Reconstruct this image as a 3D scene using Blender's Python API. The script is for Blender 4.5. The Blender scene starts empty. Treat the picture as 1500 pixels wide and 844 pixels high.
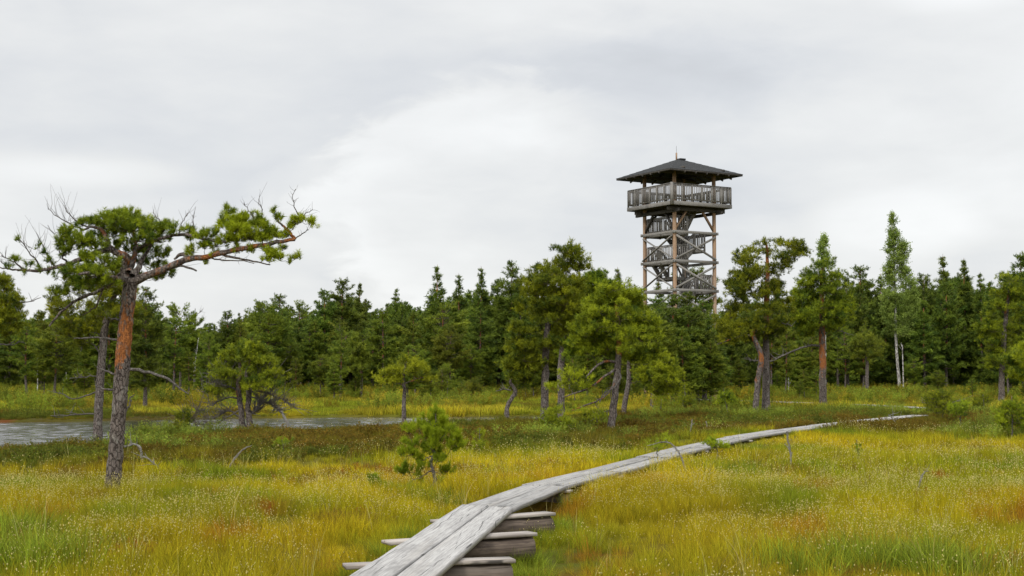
import bpy, math, random
import numpy as np
from mathutils import Vector

SC = bpy.context.scene
COL = SC.collection
RNG = np.random.default_rng(7)
random.seed(7)

# ------------------------------------------------------------------ camera
F = 2083.0                       # focal length in photo pixels (1500 wide)
PITCH = math.atan(123.0 / F)
CAMZ = 1.85
cam = bpy.data.cameras.new("camera")
cam.lens = 50.0
cam.sensor_width = 36.0
cam.clip_start = 0.1
cam.clip_end = 8000
camo = bpy.data.objects.new("camera", cam)
camo.location = (0, 0, CAMZ)
camo.rotation_euler = (math.pi / 2 + PITCH, 0, 0)
COL.objects.link(camo)
SC.camera = camo

# ------------------------------------------------------------------ view
SC.view_settings.view_transform = 'Standard'
SC.view_settings.look = 'None'
SC.view_settings.exposure = 0.25
SC.view_settings.gamma = 1.0
SC.render.engine = 'CYCLES'
SC.cycles.max_bounces = 8
SC.cycles.transparent_max_bounces = 8

# ------------------------------------------------------------------ world (overcast sky)
SUN_EL = math.radians(42)
SUN_AZ = math.radians(205)       # compass-like, from +Y clockwise: behind the camera, a little left


class NT:
    """Small node-tree helper."""

    def __init__(self, tree):
        self.t = tree
        self.n = tree.nodes
        self.l = tree.links

    def node(self, typ, **kw):
        nd = self.n.new(typ)
        for k, v in kw.items():
            setattr(nd, k, v)
        return nd

    def put(self, sock, v):
        if isinstance(v, bpy.types.NodeSocket):
            self.l.new(v, sock)
        elif v is not None:
            if hasattr(sock.default_value, '__len__') and not hasattr(v, '__len__'):
                sock.default_value = [v] * len(sock.default_value)
            elif hasattr(sock.default_value, '__len__') and len(sock.default_value) == 4 and len(v) == 3:
                sock.default_value = (*v, 1)
            else:
                sock.default_value = v

    def math(self, op, a, b=None, c=None, clamp=False):
        nd = self.node('ShaderNodeMath', operation=op)
        nd.use_clamp = clamp
        for i, v in enumerate((a, b, c)):
            if v is not None:
                self.put(nd.inputs[i], v)
        return nd.outputs[0]

    def mix(self, fac, a, b, blend='MIX'):
        nd = self.node('ShaderNodeMix', data_type='RGBA', blend_type=blend)
        self.put(nd.inputs[0], fac)
        self.put(nd.inputs[6], a)
        self.put(nd.inputs[7], b)
        return nd.outputs[2]

    def noise(self, vec, scale, detail=4, rough=0.55, dist=0.0, out=0):
        nd = self.node('ShaderNodeTexNoise')
        if vec is not None:
            self.put(nd.inputs['Vector'], vec)
        nd.inputs['Scale'].default_value = scale
        nd.inputs['Detail'].default_value = detail
        nd.inputs['Roughness'].default_value = rough
        nd.inputs['Distortion'].default_value = dist
        return nd.outputs[out]

    def smooth(self, v, a, b, lo=0.0, hi=1.0):
        nd = self.node('ShaderNodeMapRange', interpolation_type='SMOOTHSTEP')
        self.put(nd.inputs[0], v)
        for i, x in enumerate((a, b, lo, hi)):
            nd.inputs[i + 1].default_value = x
        return nd.outputs[0]

    def mapping(self, vec, scale=(1, 1, 1), rot=(0, 0, 0), loc=(0, 0, 0)):
        nd = self.node('ShaderNodeMapping')
        self.put(nd.inputs['Vector'], vec)
        nd.inputs['Scale'].default_value = scale
        nd.inputs['Rotation'].default_value = rot
        nd.inputs['Location'].default_value = loc
        return nd.outputs[0]


W = bpy.data.worlds.new("World")
SC.world = W
W.use_nodes = True
wt = NT(W.node_tree)
wt.n.clear()
sky = wt.node('ShaderNodeTexSky', sky_type='NISHITA')
sky.sun_disc = False
sky.sun_elevation = SUN_EL
sky.sun_rotation = SUN_AZ
tc = wt.node('ShaderNodeTexCoord')
sep = wt.node('ShaderNodeSeparateXYZ')
wt.l.new(tc.outputs['Generated'], sep.inputs[0])
X, Y, Z = sep.outputs
zc = wt.math('MAXIMUM', Z, 0.0)
# cloud layer seen in perspective: divide by height above the horizon
den = wt.math('ADD', zc, 0.16)
cx = wt.math('DIVIDE', X, den)
cy = wt.math('DIVIDE', Y, den)
comb = wt.node('ShaderNodeCombineXYZ')
wt.put(comb.inputs[0], cx)
wt.put(comb.inputs[1], cy)
cvec = comb.outputs[0]
n1 = wt.noise(wt.mapping(cvec, scale=(0.8, 0.8, 1), loc=(3.1, 1.7, 0)), 0.9, 6, 0.55, 0.3)
n2 = wt.noise(wt.mapping(tc.outputs['Generated'], scale=(2.2, 2.2, 6.5), loc=(1.3, 0.2, 4.4)), 2.3, 5, 0.5, 0.2)
n3 = wt.noise(wt.mapping(tc.outputs['Generated'], scale=(5, 5, 12), loc=(6.3, 0, 0.4)), 3.0, 6, 0.55, 0.4)
# one large bright cumulus bank inside the layer: directions by azimuth and elevation
az = wt.math('ARCTAN2', X, Y)
el = wt.math('ARCSINE', Z)


def dirpx(px, py):
    return math.atan((px - 750) / F), math.atan((422 - py) / F) + PITCH


def bank(px, py, rx, ry, soft, wob):
    a0, e0 = dirpx(px, py)
    da = wt.math('DIVIDE', wt.math('SUBTRACT', az, a0), rx / F)
    de = wt.math('DIVIDE', wt.math('SUBTRACT', el, e0), ry / F)
    d = wt.math('SQRT', wt.math('ADD', wt.math('MULTIPLY', da, da), wt.math('MULTIPLY', de, de)))
    d = wt.math('ADD', d, wt.math('MULTIPLY', wt.math('SUBTRACT', n3, 0.5), wob))
    return wt.smooth(d, 1.0 + soft * 0.3, 1.0 - soft)


lobe = bank(790, 310, 340, 205, 0.16, 0.75)
lobe2 = bank(500, 310, 135, 95, 0.28, 1.0)
lobe2 = wt.math('MULTIPLY', lobe2, wt.smooth(az, dirpx(600, 300)[0], dirpx(430, 300)[0], 0.0, 1.0))
lobe_under = bank(800, 360, 330, 150, 0.9, 0.3)
dark = bank(960, 120, 260, 95, 0.95, 0.6)
br_r = bank(1310, 335, 130, 55, 0.5, 0.8)
br_l = bank(110, 262, 170, 26, 0.8, 0.8)
br_t = bank(1420, 10, 120, 40, 0.7, 0.7)
base = wt.math('MULTIPLY_ADD', wt.math('SUBTRACT', n1, 0.5), 0.24, 0.700)
base = wt.math('MULTIPLY_ADD', wt.math('SUBTRACT', n2, 0.5), 0.27, base)
base = wt.math('MULTIPLY_ADD', wt.math('SUBTRACT', n3, 0.5), 0.07, base)
v = base
lobe = wt.math('MULTIPLY', lobe, wt.smooth(az, dirpx(1080, 300)[0], dirpx(760, 300)[0], 0.0, 1.0))
v = wt.math('MULTIPLY_ADD', lobe, 0.12, v)
v = wt.math('MULTIPLY_ADD', lobe2, 0.055, v)
v = wt.math('MULTIPLY_ADD', lobe_under, -0.145, v)
v = wt.math('MULTIPLY_ADD', dark, -0.13, v)
v = wt.math('MULTIPLY_ADD', br_r, 0.07, v)
v = wt.math('MULTIPLY_ADD', br_l, 0.08, v)
v = wt.math('MULTIPLY_ADD', br_t, 0.09, v)
# overcast luminance rises towards the zenith
zen = wt.smooth(Z, 0.20, 0.85, 1.0, 2.2)
v = wt.math('MULTIPLY', v, zen)
v10 = wt.math('MULTIPLY', v, 10.0)
tintc = wt.mix(wt.smooth(v, 0.60, 0.74), (0.955, 0.985, 1.03), (0.99, 1.0, 1.0))
grey = wt.node('ShaderNodeVectorMath', operation='SCALE')
wt.put(grey.inputs[0], tintc)
wt.put(grey.inputs['Scale'], v10)
ccol = wt.mix(0.94, sky.outputs[0], grey.outputs[0])
bg = wt.node('ShaderNodeBackground')
wt.put(bg.inputs[0], ccol)
bg.inputs[1].default_value = 0.1
wo = wt.node('ShaderNodeOutputWorld')
wt.l.new(bg.outputs[0], wo.inputs[0])

# ------------------------------------------------------------------ sun behind the cloud layer
sun = bpy.data.lights.new("sun", 'SUN')
sun.energy = 1.5
sun.angle = math.radians(10)
sun.color = (1.0, 0.965, 0.90)
suno = bpy.data.objects.new("sun", sun)
sd = Vector((math.sin(SUN_AZ) * math.cos(SUN_EL), math.cos(SUN_AZ) * math.cos(SUN_EL), math.sin(SUN_EL)))
suno.rotation_euler = sd.to_track_quat('Z', 'Y').to_euler()
COL.objects.link(suno)

# ------------------------------------------------------------------ pixel helpers (photo pixels -> points of the place)
cp, sp = math.cos(PITCH), math.sin(PITCH)


def ray(px, py):
    a, b = (px - 750.0) / F, (422.0 - py) / F
    return a, cp - b * sp, sp + b * cp


def at(px, py, D):
    a, y, z = ray(px, py)
    k = D / y
    return np.array((a * k, D, CAMZ + z * k))


def on_ground(px, py, z=0.0):
    a, y, zz = ray(px, py)
    k = (z - CAMZ) / zz
    return np.array((a * k, y * k, z))


# ------------------------------------------------------------------ numeric noise
def vnoise(x, y, s=1.0, seed=0):
    x = np.asarray(x, float) / s + seed * 17.31
    y = np.asarray(y, float) / s - seed * 9.77
    xi, yi = np.floor(x), np.floor(y)
    fx, fy = x - xi, y - yi
    fx = fx * fx * (3 - 2 * fx)
    fy = fy * fy * (3 - 2 * fy)

    def h(a, b):
        q = np.sin(a * 127.1 + b * 311.7 + seed * 74.7) * 43758.5453
        return q - np.floor(q)
    return (h(xi, yi) * (1 - fx) + h(xi + 1, yi) * fx) * (1 - fy) + (h(xi, yi + 1) * (1 - fx) + h(xi + 1, yi + 1) * fx) * fy


def fbm(x, y, s=1.0, seed=0, o=3):
    r, a, t = 0.0, 1.0, 0.0
    for i in range(o):
        r = r + a * vnoise(x, y, s / 2 ** i, seed + i)
        t += a
        a *= 0.5
    return r / t


def sstep(v, a, b):
    t = np.clip((v - a) / (b - a), 0, 1)
    return t * t * (3 - 2 * t)


# ------------------------------------------------------------------ object helpers
def tag(o, label=None, cat=None, group=None, kind=None):
    if label: o['label'] = label
    if cat: o['category'] = cat
    if group: o['group'] = group
    if kind: o['kind'] = kind
    return o


def empty(name, loc, rz=0.0):
    o = bpy.data.objects.new(name, None)
    o.empty_display_size = 0.3
    o.location = [float(c) for c in loc]
    o.rotation_euler = (0, 0, rz)
    COL.objects.link(o)
    return o


def mesh_np(name, V, faces, mat, parent=None, smooth=False, attrs=None, link=True, mats=None, midx=None):
    """V: (n,3); faces: list of int arrays (m,k)."""
    V = np.asarray(V, np.float32).reshape(-1, 3)
    me = bpy.data.meshes.new(name)
    faces = [np.asarray(f, np.int32) for f in faces if len(f)]
    nf = sum(len(f) for f in faces)
    nl = sum(f.size for f in faces)
    me.vertices.add(len(V))
    me.vertices.foreach_set('co', V.ravel())
    if nf:
        me.loops.add(nl)
        me.polygons.add(nf)
        me.loops.foreach_set('vertex_index', np.concatenate([f.ravel() for f in faces]))
        tot = np.concatenate([np.full(len(f), f.shape[1], np.int32) for f in faces])
        st = np.concatenate([[0], np.cumsum(tot)[:-1]]).astype(np.int32)
        me.polygons.foreach_set('loop_start', st)
        try:
            me.polygons.foreach_set('loop_total', tot)
        except Exception:
            pass
        if smooth:
            me.polygons.foreach_set('use_smooth', np.ones(nf, bool))
    for m in (mats or [mat]):
        if m is not None:
            me.materials.append(m)
    if midx is not None:
        me.polygons.foreach_set('material_index', np.asarray(midx, np.int32))
    for k, a in (attrs or {}).items():
        a = np.asarray(a, np.float32)
        if a.ndim == 1:
            at_ = me.attributes.new(k, 'FLOAT', 'POINT')
            at_.data.foreach_set('value', a)
        else:
            if a.shape[1] == 3:
                a = np.concatenate([a, np.ones((len(a), 1), np.float32)], 1)
            at_ = me.attributes.new(k, 'FLOAT_COLOR', 'POINT')
            at_.data.foreach_set('color', a.ravel())
    me.update(calc_edges=True)
    o = bpy.data.objects.new(name, me)
    if link:
        COL.objects.link(o)
    if parent is not None:
        o.parent = parent
    return o


class MB:
    """Mesh collector for boxes and bars."""

    def __init__(self):
        self.V, self.Q, self.A, self.n = [], [], [], 0

    def add(self, V, Q, a=None):
        V = np.asarray(V, float)
        self.V.append(V)
        self.Q.append(np.asarray(Q, int) + self.n)
        self.A.append(np.zeros(len(V)) if a is None else np.asarray(a, float))
        self.n += len(V)

    def bar(self, p, q, w, h, up=(0, 0, 1), bev=0.0, nseg=1, wob=0.0):
        """A squared timber from p to q: w across, h along 'up'."""
        p, q, up = np.array(p, float), np.array(q, float), np.array(up, float)
        d = q - p
        d = d / (np.linalg.norm(d) + 1e-9)
        s = np.cross(d, up)
        if np.linalg.norm(s) < 1e-4:
            s = np.cross(d, (1, 0, 0))
        s /= np.linalg.norm(s)
        u = np.cross(s, d)
        b = bev
        if b > 0:
            sec = [(-w / 2 + b, -h / 2), (w / 2 - b, -h / 2), (w / 2, -h / 2 + b), (w / 2, h / 2 - b),
                   (w / 2 - b, h / 2), (-w / 2 + b, h / 2), (-w / 2, h / 2 - b), (-w / 2, -h / 2 + b)]
        else:
            sec = [(-w / 2, -h / 2), (w / 2, -h / 2), (w / 2, h / 2), (-w / 2, h / 2)]
        k = len(sec)
        V, Q = [], []
        for i in range(nseg + 1):
            c = p + (q - p) * (i / nseg)
            for (a, e) in sec:
                jx = (random.random() - .5) * wob
                jz = (random.random() - .5) * wob
                V.append(c + s * (a + jx) + u * (e + jz))
        for i in range(nseg):
            for j in range(k):
                j2 = (j + 1) % k
                Q.append((i * k + j, i * k + j2, (i + 1) * k + j2, (i + 1) * k + j))
        self.add(V, Q)
        # end caps as quads
        off = self.n - len(V)
        for base, rev in ((0, True), (nseg * k, False)):
            idx = list(range(base, base + k))
            if rev: idx = idx[::-1]
            if k == 4:
                self.Q.append(np.array([idx]) + off)
            else:
                self.Q.append(np.array([[idx[0], idx[1], idx[2], idx[3]], [idx[0], idx[3], idx[4], idx[7]], [idx[4], idx[5], idx[6], idx[7]]]) + off)
        return self

    def box(self, lo, hi):
        lo, hi = np.array(lo, float), np.array(hi, float)
        c = (lo + hi) / 2
        return self.bar((lo[0], c[1], c[2]), (hi[0], c[1], c[2]), hi[1] - lo[1], hi[2] - lo[2])

    def build(self, name, mat, parent=None, smooth=False):
        return mesh_np(name, np.concatenate(self.V), [np.concatenate(self.Q)], mat, parent, smooth)


def nrm(v):
    return v / (np.linalg.norm(v, axis=-1, keepdims=True) + 1e-9)


def tubes(P, R, sides=4, cap=True):
    """P (M,n,3), R (M,n) -> verts, quads. All tubes at once."""
    P, R = np.asarray(P, float), np.asarray(R, float)
    M, n, _ = P.shape
    T = np.empty_like(P)
    T[:, 1:-1] = P[:, 2:] - P[:, :-2]
    T[:, 0] = P[:, 1] - P[:, 0]
    T[:, -1] = P[:, -1] - P[:, -2]
    T = nrm(T)
    mean = np.abs(nrm(P[:, -1] - P[:, 0]))
    ref = np.zeros((M, 3))
    ref[np.arange(M), np.argmin(mean, 1)] = 1
    U = nrm(np.cross(T, ref[:, None, :]))
    Vv = np.cross(T, U)
    th = np.arange(sides) * 2 * np.pi / sides
    ring = U[:, :, None, :] * np.cos(th)[None, None, :, None] + Vv[:, :, None, :] * np.sin(th)[None, None, :, None]
    V = P[:, :, None, :] + ring * R[:, :, None, None]
    V = V.reshape(-1, 3)
    m = np.arange(M)[:, None, None] * n * sides
    i = np.arange(n - 1)[None, :, None] * sides
    j = np.arange(sides)[None, None, :]
    j2 = (j + 1) % sides
    Q = np.stack([m + i + j, m + i + j2, m + i + sides + j2, m + i + sides + j], -1).reshape(-1, 4)
    return V, Q


def resample(path, n):
    path = np.asarray(path, float)
    d = np.concatenate([[0], np.cumsum(np.linalg.norm(np.diff(path[:, :3], axis=0), axis=1))])
    t = np.linspace(0, d[-1], n)
    # smooth interpolation: Catmull-Rom style through linear interp + averaging
    out = np.stack([np.interp(t, d, path[:, k]) for k in range(path.shape[1])], 1)
    for _ in range(2):
        out[1:-1] = 0.25 * out[:-2] + 0.5 * out[1:-1] + 0.25 * out[2:]
    return out


# ------------------------------------------------------------------ materials
def new_mat(name):
    m = bpy.data.materials.new(name)
    m.use_nodes = True
    t = NT(m.node_tree)
    t.n.clear()
    out = t.node('ShaderNodeOutputMaterial')
    return m, t, out


def foliage_mat(name, ca, cb, trans=0.35, instancer=False, rough=0.6, warm=None):
    """Leaf / needle material: a per-shoot colour attribute picks between two leaf colours."""
    m, t, out = new_mat(name)
    a = t.node('ShaderNodeAttribute', attribute_name='col')
    base = t.mix(t.math('MULTIPLY', a.outputs['Fac'], 1.0, clamp=True), ca, cb)
    oi = t.node('ShaderNodeObjectInfo')
    hs = t.node('ShaderNodeHueSaturation')
    t.put(hs.inputs['Hue'], t.math('MULTIPLY_ADD', oi.outputs['Random'], 0.03, 0.485))
    t.put(hs.inputs['Value'], t.math('MULTIPLY_ADD', oi.outputs['Random'], 0.35, 0.82))
    t.put(hs.inputs['Color'], base)
    c = hs.outputs[0]
    d = t.node('ShaderNodeBsdfPrincipled')
    t.put(d.inputs['Base Color'], c)
    d.inputs['Roughness'].default_value = rough
    d.inputs['Specular IOR Level'].default_value = 0.15
    tr = t.node('ShaderNodeBsdfTranslucent')
    t.put(tr.inputs[0], c)
    mx = t.node('ShaderNodeMixShader')
    mx.inputs[0].default_value = trans
    t.l.new(d.outputs[0], mx.inputs[1])
    t.l.new(tr.outputs[0], mx.inputs[2])
    t.l.new(mx.outputs[0], out.inputs[0])
    return m


def grass_mat(name, trans=0.4):
    """Blades: 'tint' of the instance times the blade's own colour."""
    m, t, out = new_mat(name)
    a = t.node('ShaderNodeAttribute', attribute_name='tint', attribute_type='INSTANCER')
    b = t.node('ShaderNodeAttribute', attribute_name='col', attribute_type='GEOMETRY')
    c = t.mix(1.0, a.outputs['Color'], b.outputs['Color'], 'MULTIPLY')
    # heads (alpha-like second attribute) keep their own pale colour
    h = t.node('ShaderNodeAttribute', attribute_name='head', attribute_type='GEOMETRY')
    c = t.mix(h.outputs['Fac'], c, b.outputs['Color'])
    d = t.node('ShaderNodeBsdfPrincipled')
    t.put(d.inputs['Base Color'], c)
    d.inputs['Roughness'].default_value = 0.55
    d.inputs['Specular IOR Level'].default_value = 0.08
    tr = t.node('ShaderNodeBsdfTranslucent')
    t.put(tr.inputs[0], c)
    mx = t.node('ShaderNodeMixShader')
    mx.inputs[0].default_value = trans
    t.l.new(d.outputs[0], mx.inputs[1])
    t.l.new(tr.outputs[0], mx.inputs[2])
    t.l.new(mx.outputs[0], out.inputs[0])
    return m


def bark_mat(name, grey, greyd, red, redd, scale=1.0, thr=(0.35, 0.65)):
    """Pine bark: 'red' vertex attribute blends grey plates into flaking orange bark."""
    m, t, out = new_mat(name)
    tcn = t.node('ShaderNodeTexCoord')
    ob = tcn.outputs['Object']
    vs = t.mapping(ob, scale=(1, 1, 0.42))
    vor = t.node('ShaderNodeTexVoronoi', feature='DISTANCE_TO_EDGE')
    t.put(vor.inputs['Vector'], t.mix(0.06, vs, t.noise(ob, 14 * scale, 4, out=1)))
    vor.inputs['Scale'].default_value = 20 * scale
    nz = t.noise(vs, 9 * scale, 7, 0.65)
    nf = t.noise(vs, 45 * scale, 5, 0.7)
    crack = t.smooth(vor.outputs[0], 0.0, 0.12)
    plates = t.math('MULTIPLY', crack, t.smooth(nf, 0.25, 0.6, 0.35, 1.0))
    g = t.mix(plates, greyd, grey)
    g = t.mix(t.smooth(nz, 0.52, 0.72), g, (0.36, 0.34, 0.30))       # lichen
    r = t.mix(t.smooth(nf, 0.3, 0.62), redd, red)
    r = t.mix(t.smooth(nz, 0.55, 0.66, 0, 0.8), r, (grey[0] * .9, grey[1] * .85, grey[2] * .8))
    a = t.node('ShaderNodeAttribute', attribute_name='red')
    big = t.noise(t.mapping(ob, scale=(1, 1, 0.55)), 4.2 * scale, 4, 0.6)
    e = t.math('ADD', a.outputs['Fac'], t.math('ADD', t.math('MULTIPLY', t.math('SUBTRACT', nz, 0.5), 1.3), t.math('MULTIPLY', t.math('SUBTRACT', big, 0.52), 2.6)))
    k = t.smooth(e, *thr)
    c = t.mix(k, g, r)
    d = t.node('ShaderNodeBsdfPrincipled')
    t.put(d.inputs['Base Color'], c)
    d.inputs['Roughness'].default_value = 0.85
    d.inputs['Specular IOR Level'].default_value = 0.15
    bp = t.node('ShaderNodeBump')
    bp.inputs['Strength'].default_value = 0.9
    bp.inputs['Distance'].default_value = 0.02
    t.put(bp.inputs['Height'], t.math('ADD', plates, t.math('MULTIPLY', nf, 0.5)))
    t.l.new(bp.outputs[0], d.inputs['Normal'])
    t.l.new(d.outputs[0], out.inputs[0])
    return m


def wood_mat(name, ca, cb, cc, axis='X', scale=1.0, rough=0.8, wire=False, streak=12):
    """Weathered timber: grain runs along the object's long local axis."""
    m, t, out = new_mat(name)
    tcn = t.node('ShaderNodeTexCoord')
    ob = tcn.outputs['Object']
    oi = t.node('ShaderNodeObjectInfo')
    add = t.node('ShaderNodeVectorMath', operation='ADD')
    t.put(add.inputs[0], ob)
    sc3 = t.node('ShaderNodeVectorMath', operation='SCALE')
    t.put(sc3.inputs[0], oi.outputs['Location'])
    sc3.inputs['Scale'].default_value = 3.7
    t.put(add.inputs[1], sc3.outputs[0])
    s = {'X': (0.16, 6, 6), 'Z': (6, 6, 0.35), 'N': (1.5, 1.5, 1.5)}[axis]
    vec = t.mapping(add.outputs[0], scale=tuple(v * scale for v in s))
    g1 = t.noise(vec, streak, 6, 0.7, 0.3)
    g2 = t.noise(vec, 2.0, 3, 0.5, 0.2)
    c = t.mix(t.smooth(g1, 0.32, 0.68), cb, ca)
    c = t.mix(t.smooth(g2, 0.48, 0.75, 0, 0.7), c, cc)
    crack = t.smooth(t.noise(vec, 5.5, 2, 0.5, 0.6), 0.285, 0.305)     # drying checks
    sepn = t.node('ShaderNodeSeparateXYZ')
    t.put(sepn.inputs[0], add.outputs[0])
    wav = t.math('MULTIPLY_ADD', t.noise(t.mapping(add.outputs[0], scale=(0.35, 0.5, 0.5)), 1.6, 3, 0.5), 2.2, t.math('MULTIPLY', sepn.outputs[1], 7.5))
    fr = t.math('ABSOLUTE', t.math('SUBTRACT', t.math('FRACT', wav), 0.5))
    msk = t.smooth(t.noise(t.mapping(add.outputs[0], scale=(0.5, 3, 3)), 1.7, 2), 0.46, 0.54)
    lng = t.math('MULTIPLY', t.math('SUBTRACT', 1.0, t.smooth(fr, 0.012, 0.04)), msk) if axis == 'X' else 0.0
    crack = t.math('MULTIPLY', crack, t.math('SUBTRACT', 1.0, lng))
    damp = t.smooth(t.noise(t.mapping(add.outputs[0], scale=(0.9, 2.2, 2.2)), 1.5, 4, 0.6), 0.5, 0.72, 0, 0.65)
    c = t.mix(damp, c, tuple(v * 0.75 for v in cb))
    c = t.mix(crack, tuple(v * 0.35 for v in cb), c)
    hsv = t.node('ShaderNodeHueSaturation')
    t.put(hsv.inputs['Value'], t.math('MULTIPLY_ADD', oi.outputs['Random'], 0.3, 0.85))
    t.put(hsv.inputs['Color'], c)
    c = hsv.outputs[0]
    h = t.math('ADD', t.math('MULTIPLY', g1, 0.5), t.math('MULTIPLY', crack, 0.8))
    if wire:      # netting stapled on the planks
        mv = t.mapping(ob, scale=(1, 1, 1), rot=(0, 0, math.radians(45)))
        br = t.node('ShaderNodeTexBrick')
        t.put(br.inputs['Vector'], mv)
        br.inputs['Scale'].default_value = 1.0
        br.inputs['Mortar Size'].default_value = 0.0045
        br.inputs['Brick Width'].default_value = 0.07
        br.inputs['Row Height'].default_value = 0.07
        br.offset = 0.0
        c = t.mix(t.math('MULTIPLY', br.outputs['Fac'], 0.75), c, (0.07, 0.065, 0.06))
    d = t.node('ShaderNodeBsdfPrincipled')
    t.put(d.inputs['Base Color'], c)
    d.inputs['Roughness'].default_value = rough
    d.inputs['Specular IOR Level'].default_value = 0.25
    bp = t.node('ShaderNodeBump')
    bp.inputs['Strength'].default_value = 0.6
    bp.inputs['Distance'].default_value = 0.008
    t.put(bp.inputs['Height'], h)
    t.l.new(bp.outputs[0], d.inputs['Normal'])
    t.l.new(d.outputs[0], out.inputs[0])
    return m


M = {}
M['needles'] = foliage_mat('pine_needles', (0.045, 0.085, 0.010), (0.36, 0.40, 0.016), 0.24)
M['needles_dark'] = foliage_mat('forest_needles', (0.048, 0.085, 0.015), (0.225, 0.285, 0.030), 0.25)
M['needles_lime'] = foliage_mat('young_pine_needles', (0.12, 0.20, 0.012), (0.34, 0.43, 0.018), 0.35)
M['needles_pale'] = foliage_mat('bog_pine_needles', (0.075, 0.115, 0.015), (0.28, 0.315, 0.028), 0.25)
M['leaves'] = foliage_mat('birch_leaves', (0.13, 0.18, 0.035), (0.34, 0.40, 0.08), 0.4)
M['bark'] = bark_mat('pine_bark', (0.215, 0.18, 0.16), (0.04, 0.030, 0.026), (0.46, 0.17, 0.05), (0.13, 0.055, 0.032))
M['twig'] = bark_mat('twig_bark', (0.17, 0.135, 0.105), (0.06, 0.045, 0.035), (0.30, 0.14, 0.07), (0.12, 0.05, 0.03), 2.0)
M['stick'] = bark_mat('weathered_stick', (0.42, 0.40, 0.37), (0.17, 0.15, 0.135), (0.3, 0.2, 0.15), (0.15, 0.1, 0.08), 2.0)
M['dead'] = bark_mat('dead_branch_bark', (0.25, 0.225, 0.205), (0.09, 0.078, 0.07), (0.3, 0.2, 0.15), (0.15, 0.1, 0.08), 2.0)
M['birch'] = bark_mat('birch_bark', (0.66, 0.64, 0.60), (0.12, 0.10, 0.09), (0.30, 0.24, 0.2), (0.1, 0.08, 0.07), 0.35)
M['grass'] = grass_mat('sedge_blades')
M['heath'] = grass_mat('heather_leaves', 0.2)
M['plank'] = wood_mat('weathered_plank', (0.43, 0.42, 0.405), (0.22, 0.212, 0.205), (0.33, 0.305, 0.275), 'X', 1.0)
M['plank_wire'] = wood_mat('netted_plank', (0.46, 0.45, 0.43), (0.27, 0.26, 0.25), (0.36, 0.33, 0.30), 'X', 1.0, wire=True)
M['log'] = wood_mat('dark_log', (0.20, 0.155, 0.12), (0.07, 0.052, 0.042), (0.14, 0.12, 0.10), 'X', 0.7)
M['cap'] = wood_mat('cap_board', (0.47, 0.43, 0.39), (0.25, 0.22, 0.20), (0.38, 0.31, 0.25), 'X', 1.0)
M['tgrey'] = wood_mat('tower_grey_timber', (0.31, 0.30, 0.28), (0.165, 0.155, 0.145), (0.23, 0.20, 0.17), 'N', 1.0)
M['trail'] = wood_mat('tower_railing_timber', (0.30, 0.285, 0.265), (0.18, 0.17, 0.16), (0.22, 0.20, 0.18), 'N', 1.0)
M['tpost'] = wood_mat('tower_post_timber', (0.47, 0.315, 0.205), (0.33, 0.21, 0.135), (0.38, 0.30, 0.23), 'Z', 0.6)
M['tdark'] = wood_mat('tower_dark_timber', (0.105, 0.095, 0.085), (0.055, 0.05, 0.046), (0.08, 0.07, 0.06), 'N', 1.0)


def roof_mat():
    m, t, out = new_mat('roof_felt')
    tcn = t.node('ShaderNodeTexCoord')
    ob = tcn.outputs['Object']
    nz = t.noise(ob, 3.0, 5, 0.6)
    c = t.mix(nz, (0.028, 0.030, 0.032), (0.052, 0.054, 0.056))
    d = t.node('ShaderNodeBsdfPrincipled')
    t.put(d.inputs['Base Color'], c)
    d.inputs['Roughness'].default_value = 0.75
    d.inputs['Specular IOR Level'].default_value = 0.3
    bp = t.node('ShaderNodeBump')
    bp.inputs['Strength'].default_value = 0.4
    bp.inputs['Distance'].default_value = 0.01
    t.put(bp.inputs['Height'], t.noise(ob, 60, 3))
    t.l.new(bp.outputs[0], d.inputs['Normal'])
    t.l.new(d.outputs[0], out.inputs[0])
    return m


M['roof'] = roof_mat()


def water_mat():
    m, t, out = new_mat('pond_water')
    tcn = t.node('ShaderNodeTexCoord')
    ob = tcn.outputs['Object']
    w1 = t.noise(t.mapping(ob, scale=(1, 1.6, 1)), 3.2, 4, 0.6, 0.4)
    w2 = t.noise(ob, 11, 3, 0.5)
    d = t.node('ShaderNodeBsdfPrincipled')
    d.inputs['Base Color'].default_value = (0.035, 0.032, 0.024, 1)
    d.inputs['Roughness'].default_value = 0.13
    d.inputs['IOR'].default_value = 1.5
    bp = t.node('ShaderNodeBump')
    bp.inputs['Strength'].default_value = 0.3
    bp.inputs['Distance'].default_value = 0.012
    t.put(bp.inputs['Height'], t.math('ADD', w1, t.math('MULTIPLY', w2, 0.4)))
    t.l.new(bp.outputs[0], d.inputs['Normal'])
    t.l.new(d.outputs[0], out.inputs[0])
    return m


M['water'] = water_mat()


def ground_mat():
    m, t, out = new_mat('bog_moss')
    a = t.node('ShaderNodeAttribute', attribute_name='col')
    g = t.node('ShaderNodeNewGeometry')
    nz = t.noise(g.outputs['Position'], 2.2, 8, 0.7)
    nf = t.noise(g.outputs['Position'], 14, 5, 0.7)
    c = t.mix(1.0, a.outputs['Color'], t.mix(nz, (0.45, 0.45, 0.45), (1.25, 1.2, 1.1)), 'MULTIPLY')
    c = t.mix(t.smooth(nf, 0.5, 0.75, 0, 0.5), c, (0.12, 0.075, 0.022))
    d = t.node('ShaderNodeBsdfPrincipled')
    t.put(d.inputs['Base Color'], c)
    d.inputs['Roughness'].default_value = 0.95
    d.inputs['Specular IOR Level'].default_value = 0.1
    bp = t.node('ShaderNodeBump')
    bp.inputs['Strength'].default_value = 1.0
    bp.inputs['Distance'].default_value = 0.05
    t.put(bp.inputs['Height'], t.math('ADD', nf, nz))
    t.l.new(bp.outputs[0], d.inputs['Normal'])
    t.l.new(d.outputs[0], out.inputs[0])
    return m


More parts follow.
